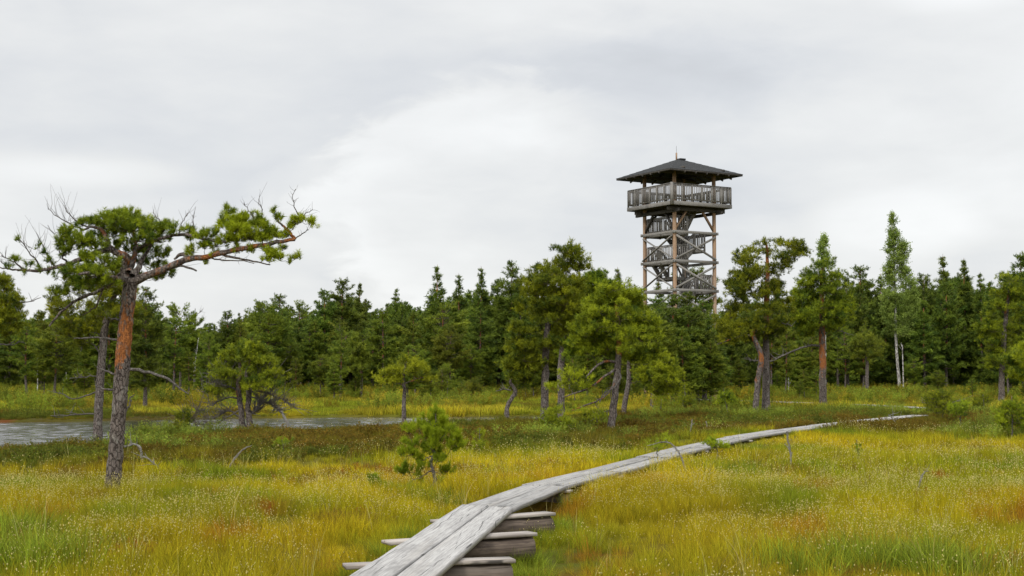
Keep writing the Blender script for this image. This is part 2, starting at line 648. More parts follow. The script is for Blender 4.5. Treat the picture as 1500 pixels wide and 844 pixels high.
M['ground'] = ground_mat()

# ------------------------------------------------------------------ pond outline and terrain
WATER_Z = -0.10
near_px = [(-80, 664), (0, 661), (110, 655), (215, 643), (260, 634), (330, 635), (420, 637), (500, 634), (560, 628), (640, 625), (700, 623), (740, 622), (800, 620)]
far_px = [(806, 611), (760, 609.5), (700, 610), (600, 610.5), (500, 611), (400, 612.5), (250, 614.5), (100, 618), (0, 619), (-80, 620)]
POND = np.array([on_ground(x, y, WATER_Z)[:2] for x, y in near_px + far_px])


def poly_sd(x, y, poly):
    """Signed distance to a polygon, positive inside."""
    x, y = np.asarray(x, float), np.asarray(y, float)
    d = np.full(x.shape, 1e9)
    ins = np.zeros(x.shape, bool)
    n = len(poly)
    for i in range(n):
        ax, ay = poly[i]
        bx, by = poly[(i + 1) % n]
        ex, ey = bx - ax, by - ay
        t = np.clip(((x - ax) * ex + (y - ay) * ey) / (ex * ex + ey * ey), 0, 1)
        d = np.minimum(d, np.hypot(x - ax - t * ex, y - ay - t * ey))
        c = ((ay > y) != (by > y)) & (x < (bx - ax) * (y - ay) / (by - ay + 1e-12) + ax)
        ins ^= c
    return np.where(ins, d, -d)


def pond_sd(x, y):
    return poly_sd(x, y, POND) + (fbm(x, y, 1.6, 5, 2) - 0.5) * 0.5


# boardwalk centreline (world), top of the planks at WALK_Z
WALK_Z = 0.27
walk_px = [(715, 743), (800, 711), (881, 691), (958, 670), (1012, 656), (1080, 641), (1148, 630.5), (1202, 623.5), (1282, 614.5), (1348, 608)]
WALK = [np.array((-1.62, 4.6)), np.array((-0.93, 11.05))] + [on_ground(x, y, WALK_Z)[:2] for x, y in walk_px]
WALK[1] = WALK[0] + (WALK[2] - WALK[0]) * 0.5
far_walk_px = [(1003, 584.5), (1070, 586.5), (1130, 588), (1200, 590.5), (1290, 594), (1350, 597), (1400, 600)]
FWALK = [on_ground(x, y, 0.25)[:2] for x, y in far_walk_px]


def line_dist(x, y, pts):
    d = np.full(np.shape(x), 1e9)
    for a, b in zip(pts[:-1], pts[1:]):
        ex, ey = b - a
        t = np.clip(((x - a[0]) * ex + (y - a[1]) * ey) / (ex * ex + ey * ey), 0, 1)
        d = np.minimum(d, np.hypot(x - a[0] - t * ex, y - a[1] - t * ey))
    return d


def gz(x, y):
    """Height of the bog surface."""
    x, y = np.asarray(x, float), np.asarray(y, float)
    z = (fbm(x, y, 2.6, 1, 3) - 0.5) * 0.24 + (fbm(x, y, 1.0, 4, 2) - 0.5) * 0.14
    wd = line_dist(x, y, WALK)
    z = z * sstep(wd, 0.3, 2.0) - (0.12 - 0.23 * sstep(y, 17.5, 21) - 0.06 * sstep(y, 30, 36)) * (1 - sstep(wd, 0.8, 3.0))
    s = pond_sd(x, y)
    z = z * (1 - sstep(s, -1.5, 0.0)) - 0.02 * sstep(s, -1.2, -0.2)
    z = z - 0.65 * sstep(s, -0.25, 1.2)
    return z


def pxof(x, y):
    """Photo column of a ground point, used only to follow the zones of the bog."""
    return 750 + F * x / np.maximum(y, 1.0)


C_YEL = np.array((0.475, 0.38, 0.014))
C_YG = np.array((0.31, 0.295, 0.013))
C_GRN = np.array((0.17, 0.235, 0.014))
C_ORA = np.array((0.48, 0.30, 0.012))
C_RED = np.array((0.38, 0.14, 0.016))
C_OLV = np.array((0.155, 0.135, 0.013))
C_BRN = np.array((0.13, 0.098, 0.014))
C_STRIP = np.array((0.43, 0.37, 0.030))


def band(x, y):
    """Weight of the dark heather zone."""
    wob = (fbm(x, y, 5.0, 11, 3) - 0.5) * 9
    lo = np.interp(x, [-16, -8, -5, -2, 3, 9, 20], [27, 27, 30, 33, 35, 41, 45])
    hi = np.interp(x, [-16, -2, 3, 9, 20], [60, 60, 62, 64, 66])
    return sstep(y + wob, lo - 3, lo + 4) * (1 - sstep(y + wob, hi - 2, hi + 2))


def zone_col(x, y, jitter=0.0, rng=None):
    x, y = np.asarray(x, float), np.asarray(y, float)
    n1 = fbm(x, y, 4.5, 21, 3)[..., None]
    n2 = fbm(x, y, 1.7, 22, 3)[..., None]
    n3 = fbm(x, y, 3.0, 23, 3)[..., None]
    c = C_YG + (C_YEL - C_YG) * sstep(n1, 0.38, 0.70)
    c = c + (C_GRN - c) * sstep(n2, 0.50, 0.70) * 0.8
    near = (1 - sstep(y, 17, 27))[..., None]
    c = c + (C_ORA - c) * sstep(n3 + 0.08 * near, 0.53, 0.75) * (0.16 + 0.20 * near)
    n4 = fbm(x, y, 1.3, 27, 3)[..., None]
    c = c + (C_RED - c) * sstep(n4, 0.66, 0.76) * (0.2 + 0.5 * near)
    b = band(x, y)[..., None]
    dk = C_OLV + (C_BRN - C_OLV) * sstep(n2, 0.4, 0.6)
    dk = dk + (C_GRN * 0.95 - dk) * sstep(n1, 0.5, 0.68) * 0.75
    c = c + (dk - c) * b * 0.92
    far = sstep(y, 60, 66)[..., None]
    st = C_STRIP + (C_GRN - C_STRIP) * sstep(fbm(x, y * 0.7, 5.0, 31, 4), 0.42, 0.60)[..., None] * 0.75
    st = st + (C_BRN * 1.3 - st) * sstep(fbm(x, y * 0.7, 3.0, 33, 3), 0.50, 0.66)[..., None] * 0.7
    c = c + (st - c) * far
    # red moss rim on the far left shore
    s = pond_sd(x, y)
    rim = (sstep(s, -2.2, -0.6) * (y > 48) * (x < -19.5) * sstep(fbm(x, y, 3.5, 41, 2), 0.3, 0.5))[..., None]
    c = c + (np.array((0.36, 0.10, 0.02)) - c) * rim * 0.85
    if rng is not None:
        c = c * (1 + jitter * (rng.random(c.shape[:-1] + (1,)) - 0.5) * 2)
    return c


def build_ground():
    xs = np.concatenate([-np.geomspace(3000, 70, 12), np.arange(-62, 62.01, 0.4), np.geomspace(70, 3000, 12)])
    ys = np.concatenate([-np.geomspace(500, 16, 8), np.arange(-8, 75, 0.4), np.arange(75, 170, 1.0), np.geomspace(175, 3000, 12)])
    gx, gy = np.meshgrid(xs, ys)
    zz = gz(gx, gy)
    V = np.stack([gx, gy, zz], -1).reshape(-1, 3)
    nx, ny = len(xs), len(ys)
    i = np.arange(ny - 1)[:, None] * nx + np.arange(nx - 1)[None, :]
    Q = np.stack([i, i + 1, i + nx + 1, i + nx], -1).reshape(-1, 4)
    c = zone_col(V[:, 0], V[:, 1]) * 0.42
    o = mesh_np('bog_ground', V, [Q], M['ground'], None, True, {'col': c})
    tag(o, kind='structure')


build_ground()


def build_pond():
    """Wind-ruffled water: a sheet with real ripples, cut to the pond with a margin under the banks."""
    lo, hi = POND.min(0) - 1, POND.max(0) + 1
    st = 0.09
    xs, ys = np.arange(max(lo[0], -24), hi[0], st), np.arange(lo[1], hi[1], st)
    gx, gy = np.meshgrid(xs, ys)
    z = (fbm(gx, gy * 1.3, 0.36, 91, 2) - .5) * 0.044 + (fbm(gx * .9, gy * 1.5, 1.6, 95, 2) - .5) * 0.022
    s = poly_sd(gx, gy, POND)
    z = z * sstep(s, -0.2, 1.5) * .62 + WATER_Z
    nx = len(xs)
    i = np.arange(len(ys) - 1)[:, None] * nx + np.arange(nx - 1)[None, :]
    Q = np.stack([i, i + 1, i + nx + 1, i + nx], -1).reshape(-1, 4)
    Q = Q[s.reshape(-1)[Q].max(1) > -0.7]
    used = np.unique(Q)
    mp = np.zeros(gx.size, int)
    mp[used] = np.arange(len(used))
    V = np.stack([gx, gy, z], -1).reshape(-1, 3)[used]
    o = mesh_np('pond_water', V, [mp[Q]], M['water'], None, True)
    tag(o, kind='structure')


build_pond()

# ------------------------------------------------------------------ boardwalk
def plank_mesh(L, w, th, seed):
    """One plank along local X from 0 to L, with worn edges and a slight warp."""
    rr = np.random.default_rng(seed)
    n = max(4, int(L / 0.45))
    ts = np.linspace(0, L, n + 1)
    bev = 0.008
    warp = np.cumsum(rr.normal(0, 0.0022, n + 1))
    side = np.cumsum(rr.normal(0, 0.002, n + 1))
    sec = [(-w / 2, -th), (w / 2, -th), (w / 2, -bev), (w / 2 - bev, 0), (0, -0.004), (-w / 2 + bev, 0), (-w / 2, -bev)]
    V = []
    for k, t in enumerate(ts):
        for a, b in sec:
            e = rr.normal(0, 0.0025) if b > -th else 0
            V.append((t + (rr.normal(0, 0.006) if k in (0, n) else 0), a + side[k] + e, b + warp[k] * (0.6 + 0.4 * a / w)))
    K = len(sec)
    Q = [(i * K + j, i * K + (j + 1) % K, (i + 1) * K + (j + 1) % K, (i + 1) * K + j) for i in range(n) for j in range(K)]
    Q = [q[::-1] for q in Q]
    o0, o1 = 0, n * K
    caps = [(o0 + 0, o0 + 1, o0 + 2, o0 + 3), (o0 + 0, o0 + 3, o0 + 5, o0 + 6), (o1 + 3, o1 + 2, o1 + 1, o1 + 0), (o1 + 6, o1 + 5, o1 + 3, o1 + 0)]
    T = [(o0 + 3, o0 + 4, o0 + 5), (o1 + 5, o1 + 4, o1 + 3)]
    return np.array(V), [np.array(Q + caps), np.array(T)]


def sleeper(parent, c, ang, half, gzv, top, seed, det=True, ztop=None, cap=True, roff=0.0, loff=0.0):
    """Cross log under the walk with a sawn board on top (local coordinates of the walk)."""
    rr = np.random.default_rng(seed)
    o = None
    n = 9
    t = np.linspace(-half - loff + (0.32 if half > .5 else 0), half + roff, n)
    R = 0.135 * (1 + rr.normal(0, 0.04, n))
    P = np.stack([t, rr.normal(0, 0.006, n), np.full(n, -0.035 - 0.125)], 1)
    V, Q = tubes(P[None], R[None], 10)
    V[:, 2] = np.minimum(V[:, 2], -0.037)
    V[:, 2] = np.maximum(V[:, 2], -0.30)
    V += rr.normal(0, 0.004, V.shape)
    caps = []
    Vc = np.concatenate([V, [P[0], P[-1]]])
    a, b = len(V), len(V) + 1
    for j in range(10):
        caps.append((a, (j + 1) % 10, j))
        caps.append((b, (n - 1) * 10 + j, (n - 1) * 10 + (j + 1) % 10))
    o = mesh_np('sleeper', Vc, [Q, np.array(caps)], M['log'], parent)
    o.location = (c[0], c[1], top)
    o.rotation_euler = (0, 0, ang)
    if cap:
        mb = MB()
        mb.bar((-half - loff - 0.02, 0, -0.017), (half + roff + 0.03, 0.0, -0.017), 0.21, 0.034, bev=0.006, nseg=6, wob=0.004)
        mb.build('cap_board', M['cap'], o)
    return o


def build_walk(root, pts, z, gap, first_wire, label_z, w=0.302, seed0=0, sleepers=True):
    k = 0
    for i, (a, b) in enumerate(zip(pts[:-1], pts[1:])):
        d = b - a
        L = np.linalg.norm(d)
        ang = math.atan2(d[1], d[0])
        nrm2 = np.array((-d[1], d[0])) / L
        for s in (-1, 1):
            ww = w + (0.02 if s > 0 else -0.01)
            V, Fc = plank_mesh(L + 0.10, ww, 0.055, seed0 + i * 7 + s)
            o = mesh_np('plank', V, Fc, M['plank_wire'] if i >= first_wire else M['plank'], root)
            off = nrm2 * s * (ww / 2 + gap / 2)
            st = a - d / L * 0.05 + off
            o.location = (st[0], st[1], z + (0.009 if i % 2 else 0.0) + (0.003 if s > 0 else 0))
            o.rotation_euler = (0, 0, ang + random.uniform(-0.004, 0.004))
            k += 1


walk = empty('boardwalk', (0, 0, 0))
tag(walk, 'grey two-plank boardwalk on cross logs running from the foreground towards the right edge trees', 'boardwalk')
build_walk(walk, WALK, WALK_Z, 0.028, 3, 'near', seed0=100)
# sleepers: three big ones show beside the first planks, more under every joint
w_ang = math.atan2(*(WALK[2] - WALK[0])[::-1]) - math.pi / 2


def walk_x(D):
    return np.interp(D, [p[1] for p in WALK], [p[0] for p in WALK])


def put_sleeper(lpx, rpx, seed, slope=0.0):
    a, b = on_ground(*lpx, 0.214)[:2], on_ground(*rpx, 0.214)[:2]
    c = (a + b) / 2
    sleeper(walk, c, math.atan2(b[1] - a[1], b[0] - a[0]), np.linalg.norm(b - a) / 2, 0, 0.212, seed)


put_sleeper((508, 826), (746, 817), 1)
put_sleeper((568, 792), (776, 779), 2)
put_sleeper((640, 762), (803, 750), 3)
for i in range(3, len(WALK) - 1):
    dvec = WALK[i + 1] - WALK[i - 1]
    ang = math.atan2(dvec[1], dvec[0]) - math.pi / 2
    sleeper(walk, WALK[i], ang, 0.33, 0, 0.212, 20 + i, cap=True)
sleeper(walk, WALK[0] + (WALK[2] - WALK[0]) * 0.35, w_ang, 0.7, 0, 0.212, 9)

fwalk = empty('boardwalk', (0, 0, 0))
tag(fwalk, 'thin distant boardwalk line in the yellow grass beyond the tall pines right of the tower', 'boardwalk')
build_walk(fwalk, FWALK, 0.25, 0.02, 99, 'far', w=0.34, seed0=300)
for i in range(len(FWALK)):
    j0, j1 = max(i - 1, 0), min(i + 1, len(FWALK) - 1)
    dv = FWALK[j1] - FWALK[j0]
    sleeper(fwalk, FWALK[i], math.atan2(dv[1], dv[0]) - math.pi / 2, 0.34, 0, 0.195, 60 + i, cap=False)

# ------------------------------------------------------------------ observation tower
def build_tower():
    base = at(989.5, 545, 87.3)
    ang = math.radians(30.8)
    S = 3.10
    a = S / 2
    # near corner of the post square -> centre
    ux, uy = np.array((math.cos(ang), math.sin(ang))), np.array((-math.sin(ang), math.cos(ang)))
    c = base[:2] + ux * a + uy * a
    T = empty('observation_tower', (c[0], c[1], -0.1), ang)
    tag(T, 'tall open timber bird-watching tower with black hipped roof and railed deck', 'tower')
    corners = [(-a, -a), (a, -a), (a, a), (-a, a)]
    PW = 0.19
    for (x, y) in corners:
        MB().bar((x, y, 0), (x, y, 14.45), PW, PW, up=(1, 0, 0), bev=0.02, nseg=14, wob=0.006).build('post', M['tpost'], T)
        MB().bar((x, y, 0.02), (x, y, 0.16), 0.4, 0.4, up=(1, 0, 0)).build('footing', M['tgrey'], T)
    levels = [3.38, 5.18, 6.98, 8.78, 10.58]
    LN = PW / 2 + 0.035
    # ring beams, bolted outside the posts, ends running past them
    for z in levels:
        e = 0.22
        for s in (-1, 1):
            MB().bar((s * (a + LN), -a - e, z), (s * (a + LN), a + e, z), 0.06, 0.17, bev=0.008, nseg=3, wob=0.004).build('beam', M['tgrey'], T)
            MB().bar((-a - e, s * (a + LN), z + 0.012), (a + e, s * (a + LN), z + 0.012), 0.06, 0.17, bev=0.008, nseg=3, wob=0.004).build('beam', M['tgrey'], T)
    # cross braces
    zz = [1.58] + levels
    for z0, z1 in zip(zz[:-1], zz[1:]):
        lo, hi = z0 + 0.16, z1 - 0.22
        for s in (-1, 1):
            o1 = s * (a + PW / 2 + 0.03)
            o2 = s * (a + PW / 2 + 0.092)
            if s > 0 and z1 > 5.0:
                continue
            MB().bar((o1, -a, lo), (o1, a, hi), 0.05, 0.13, up=(1, 0, 0)).build('brace', M['tgrey'], T)
            MB().bar((o2, a, lo), (o2, -a, hi), 0.05, 0.13, up=(1, 0, 0)).build('brace', M['tgrey'], T)
            MB().bar((-a, o1, lo), (a, o1, hi), 0.13, 0.05, up=(0, 1, 0)).build('brace', M['tgrey'], T)
            MB().bar((a, o2, lo), (-a, o2, hi), 0.13, 0.05, up=(0, 1, 0)).build('brace', M['tgrey'], T)
    # deck
    DZ = 12.40
    h = 2.31
    for s in (-1, 1):     # main bearers under the deck
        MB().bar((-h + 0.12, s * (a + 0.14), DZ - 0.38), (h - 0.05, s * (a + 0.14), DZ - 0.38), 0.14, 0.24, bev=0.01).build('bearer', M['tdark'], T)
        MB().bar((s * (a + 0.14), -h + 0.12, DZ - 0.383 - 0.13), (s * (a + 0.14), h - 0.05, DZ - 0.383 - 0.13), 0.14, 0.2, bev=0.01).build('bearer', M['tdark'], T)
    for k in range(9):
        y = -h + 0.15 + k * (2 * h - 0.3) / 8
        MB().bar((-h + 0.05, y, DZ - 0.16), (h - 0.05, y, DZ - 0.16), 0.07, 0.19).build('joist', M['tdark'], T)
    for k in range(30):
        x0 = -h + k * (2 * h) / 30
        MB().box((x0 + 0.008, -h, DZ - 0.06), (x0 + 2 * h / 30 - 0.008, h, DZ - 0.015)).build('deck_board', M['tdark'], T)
    for s in (-1, 1):
        MB().bar((-h - 0.03, s * (h + 0.03), DZ - 0.12), (h + 0.03, s * (h + 0.03), DZ - 0.12), 0.05, 0.24, bev=0.008).build('fascia', M['tgrey'], T)
        MB().bar((s * (h + 0.032), -h - 0.02, DZ - 0.122), (s * (h + 0.032), h + 0.02, DZ - 0.122), 0.05, 0.24, bev=0.008).build('fascia', M['tgrey'], T)

    def railing(p, q, z0, hgt=1.08, step=0.8, bal=0.125, bw=0.052, zq=None, corner=True):
        """Posts, rails and upright boards between p and q; zq gives the far end's height on stairs."""
        p, q = np.array(p, float), np.array(q, float)
        zq = z0 if zq is None else zq
        L = np.linalg.norm(q - p)
        d = (q - p) / L
        nn = (d[1], -d[0], 0)
        pz = lambda t: z0 + (zq - z0) * t

        def pt(t, z): return (p[0] + (q[0] - p[0]) * t, p[1] + (q[1] - p[1]) * t, pz(t) + z)
        R = MB()
        R.bar(pt(0, hgt), pt(1, hgt), 0.11, 0.045)
        R.bar(pt(0, hgt - 0.085), pt(1, hgt - 0.085), 0.04, 0.09)
        R.bar(pt(0, 0.14), pt(1, 0.14), 0.04, 0.09)
        r = R.build('railing', M['trail'], T)
        n = max(1, round(L / step))
        B = MB()
        for k in range(n + 1):
            x, y, z = pt(k / n, 0)
            B.bar((x, y, z - 0.22), (x, y, z + hgt - 0.02), 0.09, 0.09, up=nn)
        B.build('railing_post', M['trail'], r)
        B = MB()
        m = max(2, int(L / bal))
        for k in range(m):
            t = (k + 0.5) / m + random.uniform(-0.08, 0.08) / m
            x, y, z = pt(t, 0)
            x += nn[0] * 0.035
            y += nn[1] * 0.035
            B.bar((x, y, z + 0.09), (x, y, z + hgt - 0.05), bw * random.uniform(0.8, 1.25), 0.022, up=nn)
        B.build('baluster', M['trail'], r)
        return r

    e = h - 0.02
    railing((-e, e), (-e, -e), DZ, step=0.77)
    railing((-e, -e), (e, -e), DZ, step=0.77)
    railing((e, -e), (e, e), DZ, step=0.77)
    railing((e, e), (-e, e), DZ, step=0.77)
    # corner cap posts in front of the corner, and a bench on the deck
    MB().bar((-e - 0.06, -e - 0.06, DZ - 0.25), (-e - 0.06, -e - 0.06, DZ + 1.12), 0.15, 0.15, up=(1, 0, 0)).build('corner_post', M['trail'], T)
    # knee braces under the deck
    for (x, y) in corners:
        sx, sy = -np.sign(x), -np.sign(y)
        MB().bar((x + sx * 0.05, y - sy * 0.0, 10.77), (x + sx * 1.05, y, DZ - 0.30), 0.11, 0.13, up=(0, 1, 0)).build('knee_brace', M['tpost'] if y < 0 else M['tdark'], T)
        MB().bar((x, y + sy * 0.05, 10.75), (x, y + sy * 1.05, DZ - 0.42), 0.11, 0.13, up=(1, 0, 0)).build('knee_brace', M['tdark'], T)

    # landings and stair flights
    def landing(x0, x1, y0, y1, z):
        L = MB()
        nb = max(3, int((x1 - x0) / 0.15))
        for k in range(nb):
            xa = x0 + (x1 - x0) * k / nb
            L.box((xa + 0.004, y0, z - 0.05), (xa + (x1 - x0) / nb - 0.004, y1, z - 0.005))
        L.box((x0, y0 + 0.003, z - 0.21), (x1, y0 + 0.06, z - 0.051))
        L.box((x0, y1 - 0.06, z - 0.21), (x1, y1 - 0.003, z - 0.051))
        L.box((x0 + 0.002, y0 + 0.061, z - 0.2), (x0 + 0.06, y1 - 0.061, z - 0.052))
        L.box((x1 - 0.06, y0 + 0.061, z - 0.2), (x1 - 0.002, y1 - 0.061, z - 0.052))
        L.build('landing', M['tgrey'], T)

    def flight(x0, z0, x1, z1, y0, y1, rail=True):
        n = max(3, int(abs(z1 - z0) / 0.19))
        f = MB()
        for yy in (y0 + 0.03, y1 - 0.03):
            f.bar((x0, yy, z0 - 0.10), (x1, yy, z1 - 0.10), 0.05, 0.24)
        fl = f.build('stair_flight', M['tgrey'], T)
        tr = MB()
        for k in range(n):
            t = (k + 0.5) / n
            x, z = x0 + (x1 - x0) * t, z0 + (z1 - z0) * t
            tr.box((x - 0.13, y0 + 0.057, z - 0.03), (x + 0.13, y1 - 0.057, z + 0.012))
        tr.build('tread', M['tgrey'], fl)
        if rail:
            railing((x0, y0 + 0.0), (x1, y0 + 0.0), z0 - 0.02, 0.98, step=1.2, bal=0.14, bw=0.04, zq=z1 - 0.02)
            railing((x0, y1 - 0.0), (x1, y1 - 0.0), z0 - 0.02, 0.98, step=1.2, bal=0.14, bw=0.04, zq=z1 - 0.02)

    b = a - 0.12
    zL1, zR1, zL2, zC, zR2, zL3 = 10.61, 9.65, 8.81, 7.91, 7.01, 5.21
    landing(-b, -0.45, -b, b, zL1)
    landing(0.55, b, -0.75, b, zR1)
    landing(-b, -0.45, -b, b, zL2)
    landing(-0.75, 0.2, -0.2, b, zC)
    landing(0.55, b, -b, b, zR2)
    landing(-b, -0.45, -b, b, zL3)
    landing(0.55, b, -b, b, 3.41)
    # flights
    flight(-0.45, zL1, 0.85, DZ - 0.05, -0.85, -0.05, False)
    flight(-0.45, zL1, 0.55, zR1, 0.05, 0.85)
    flight(-0.45, zL2, 0.55, zR1, -0.72, -0.02)
    flight(-1.3, zL2, -0.6, zC, 0.35, 1.1)
    flight(0.2, zC, 0.75, zR2, -0.1, 0.65)
    flight(-0.45, zL3, 0.55, zR2, -0.9, -0.1)
    flight(-0.45, zL3, 0.55, 3.41, 0.1, 0.9)
    flight(-1.0, 0.05, 0.55, 3.41, -0.9, -0.1)
    for z in (zL1, zL2, zL3):
        railing((-b + 0.02, b), (-b + 0.02, -b), z, 1.0, step=1.5, bal=0.15, bw=0.07)
        railing((-b, -b + 0.02), (-0.45, -b + 0.02), z, 1.0, step=1.2, bal=0.15, bw=0.07)
        railing((-b, b - 0.02), (-0.45, b - 0.02), z, 1.0, step=1.2, bal=0.15, bw=0.07)
    for z in (zR1, zR2, 3.41):
        y0 = -0.75 if z == zR1 else -b
        railing((b - 0.02, y0), (b - 0.02, b), z, 0.98, step=1.5, bal=0.14, bw=0.055)
        railing((0.6, y0 + 0.02), (b, y0 + 0.02), z, 0.98, step=1.2, bal=0.14, bw=0.055)
        railing((0.6, b - 0.02), (b, b - 0.02), z, 0.98, step=1.2, bal=0.14, bw=0.055)
    # inner stair posts
    for (x, y) in ((-0.45, 0.0), (0.55, -0.02), (0.2, 0.9)):
        MB().bar((x, y, 0), (x, y, zL1 + 0.9 if x < 0 else zR1 + 0.9), 0.10, 0.10, up=(1, 0, 0)).build('stair_post', M['tgrey'], T)

    # roof: top plates, rafters, boarding, felt, ridge cap, mast
    RZ = 14.20
    g = 2.82
    for s in (-1, 1):
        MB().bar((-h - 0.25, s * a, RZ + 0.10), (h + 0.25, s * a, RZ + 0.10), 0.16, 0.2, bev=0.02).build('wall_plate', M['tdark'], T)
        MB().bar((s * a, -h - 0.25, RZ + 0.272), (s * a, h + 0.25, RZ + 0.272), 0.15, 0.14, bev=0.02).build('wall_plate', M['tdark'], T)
    apex = RZ + 1.08
    th = 0.07
    rg = 0.10
    top = [(-g, -g, RZ + th), (g, -g, RZ + th), (g, g, RZ + th), (-g, g, RZ + th), (-rg, -rg, apex + th), (rg, -rg, apex + th), (rg, rg, apex + th), (-rg, rg, apex + th)]
    bot = [(x, y, z - th) for x, y, z in top]
    # split each slope into strips of felt that overlap like steps
    roof = mesh_np('roof', np.array(top + bot), [np.array([(4, 5, 6, 7),
                   (8, 12, 13, 9), (9, 13, 14, 10), (10, 14, 15, 11), (11, 15, 12, 8), (15, 14, 13, 12), (0, 8, 9, 1), (1, 9, 10, 2), (2, 10, 11, 3), (3, 11, 8, 0),
                   (0, 1, 5, 4), (1, 2, 6, 5), (2, 3, 7, 6), (3, 0, 4, 7)])], M['roof'], T)
    nst = 9
    for q in range(4):
        for k in range(nst):
            t0, t1 = k / nst, (k + 1) / nst + 0.012
            r0, r1 = g + 0.03 - (g - rg) * t0, g + 0.03 - (g - rg) * t1
            z0, z1 = RZ + th + 1.08 * t0 + 0.030, RZ + th + 1.08 * t1 + 0.012
            pts = [(-r0, -r0, z0), (r0, -r0, z0), (r1, -r1, z1), (-r1, -r1, z1)]
            lowr = [(-r0, -r0, z0 - 0.028), (r0, -r0, z0 - 0.028)]
            cc, ss = [(1, 0), (0, 1), (-1, 0), (0, -1)][q]
            Vq = np.array([(x * cc - y * ss, x * ss + y * cc, z) for x, y, z in pts + lowr])
            mesh_np('felt_strip', Vq, [np.array([(0, 1, 2, 3), (4, 5, 1, 0)])], M['roof'], roof)
    for q in range(4):
        cc, ss = [(1, 0), (0, 1), (-1, 0), (0, -1)][q]
        MB().bar((-g * cc + g * ss, -g * ss - g * cc, RZ + 0.03), (g * cc + g * ss, g * ss - g * cc, RZ + 0.03), 0.045, 0.11).build('barge_board', M['tdark'], roof)
        for k in range(7):
            u = -g + 0.25 + k * (2 * g - 0.5) / 6
            u1 = u * 0.35
            p0 = (u, -g - 0.05, RZ - 0.02)
            p1 = (u, -abs(u) if abs(u) > 0.3 else -0.3, RZ - 0.02 + 1.08 * (g - max(abs(u), 0.3)) / g)
            if p1[1] - p0[1] < 0.3: continue
            rot = lambda p: (p[0] * cc - p[1] * ss, p[0] * ss + p[1] * cc, p[2] - 0.05)
            MB().bar(rot(p0), rot(p1), 0.06, 0.12).build('rafter', M['tdark'], roof)
    # raised ridge cap and mast
    MB().box((-0.12, -0.34, apex + 0.04), (0.30, 0.10, apex + 0.14)).build('ridge_cap', M['roof'], roof)
    mast = MB().bar((-0.18, 0.0, apex - 0.1), (-0.18, 0.0, apex + 0.52), 0.075, 0.075, up=(1, 0, 0)).build('mast', M['tpost'], T)
    MB().bar((-0.18, 0, apex + 0.52), (-0.18, 0, apex + 0.95), 0.012, 0.012, up=(1, 0, 0)).build('lightning_rod', M['tdark'], mast)


build_tower()

# ------------------------------------------------------------------ trees: foliage and wood builders
def needle_cloud(pos, dirs, size, col, k, nlen, nwid, slen, spread=(0.5, 1.25), rng=RNG, quad=False):
    """k needles (single triangles) round each shoot."""
    S = len(pos)
    pos, dirs = np.asarray(pos), nrm(np.asarray(dirs))
    size = np.asarray(size)
    r = nrm(rng.normal(size=(S, k, 3)))
    d = dirs[:, None, :]
    perp = nrm(r - (r * d).sum(-1, keepdims=True) * d)
    A = rng.uniform(spread[0], spread[1], (S, k, 1))
    nd = d * np.cos(A) + perp * np.sin(A)
    sz = size[:, None, None]
    base = pos[:, None, :] + d * (rng.uniform(-0.5, 0.5, (S, k, 1)) * slen * sz)
    L = nlen * rng.uniform(0.7, 1.15, (S, k, 1)) * sz
    tip = base + nd * L
    side = nrm(np.cross(nd, nrm(rng.normal(size=(S, k, 3))))) * (nwid * 0.5) * sz
    if quad:
        mid = base + nd * L * 0.5
        V = np.stack([base, mid + side, tip, mid - side], 2).reshape(-1, 3)
        Fc = np.arange(len(V)).reshape(-1, 4)
        c = np.repeat(col, k * 4) + np.repeat(rng.normal(0, 0.10, S * k), 4)
    else:
        V = np.stack([base - side, base + side, tip], 2).reshape(-1, 3)
        Fc = np.arange(len(V)).reshape(-1, 3)
        c = np.repeat(col, k * 3) + np.repeat(rng.normal(0, 0.07, S * k), 3)
    return V, Fc, np.clip(c, 0, 1.3)


def crown_mesh(name, sh, mat, parent, k, nlen, nwid, slen, spread=(0.5, 1.25), quad=False, rng=RNG):
    V, Fc, c = needle_cloud(sh['p'], sh['d'], sh['s'], sh['c'], k, nlen, nwid, slen, spread, rng, quad)
    return mesh_np(name, V, [Fc], mat, parent, False, {'col': c})


def paths_mesh(name, paths, mat, parent, sides=6, red=None, bumpy=0.0, rng=RNG, n=None):
    """paths: list of (N,4) arrays x,y,z,r -> one mesh (smooth)."""
    groups = {}
    for i, p in enumerate(paths):
        groups.setdefault(len(p), []).append((i, p))
    Vs, Qs, At, off = [], [], [], 0
    for ln, lst in groups.items():
        P = np.stack([p[:, :3] for _, p in lst])
        R = np.stack([p[:, 3] for _, p in lst])
        V, Q = tubes(P, R, sides)
        if bumpy:
            rr = np.repeat(R.reshape(-1), sides)[:, None]
            cen = np.repeat(P.reshape(-1, 3), sides, 0)
            V = cen + (V - cen) * (1 + rng.normal(0, bumpy, (len(V), 1)))
        Vs.append(V)
        Qs.append(Q + off)
        off += len(V)
        if red is not None:
            rv = np.stack([np.broadcast_to(np.asarray(red[i] if isinstance(red, list) else red, float), (ln,)) for i, _ in lst])
            At.append(np.repeat(rv.reshape(-1), sides))
    at_ = {'red': np.concatenate(At)} if red is not None else None
    return mesh_np(name, np.concatenate(Vs), [np.concatenate(Qs)], mat, parent, True, at_)


def curve_to(a, b, ra, rb, n=6, sag=0.12, jit=0.05, rng=RNG):
    a, b = np.asarray(a, float), np.asarray(b, float)
    L = np.linalg.norm(b - a)
    t = np.linspace(0, 1, n)[:, None]
    p = a + (b - a) * t
    p[:, 2] -= (np.sin(np.pi * t[:, 0]) * sag * L)
    p[1:-1] += rng.normal(0, jit * L, (n - 2, 3))
    r = np.linspace(ra, rb, n)[:, None]
    return np.concatenate([p, r], 1)


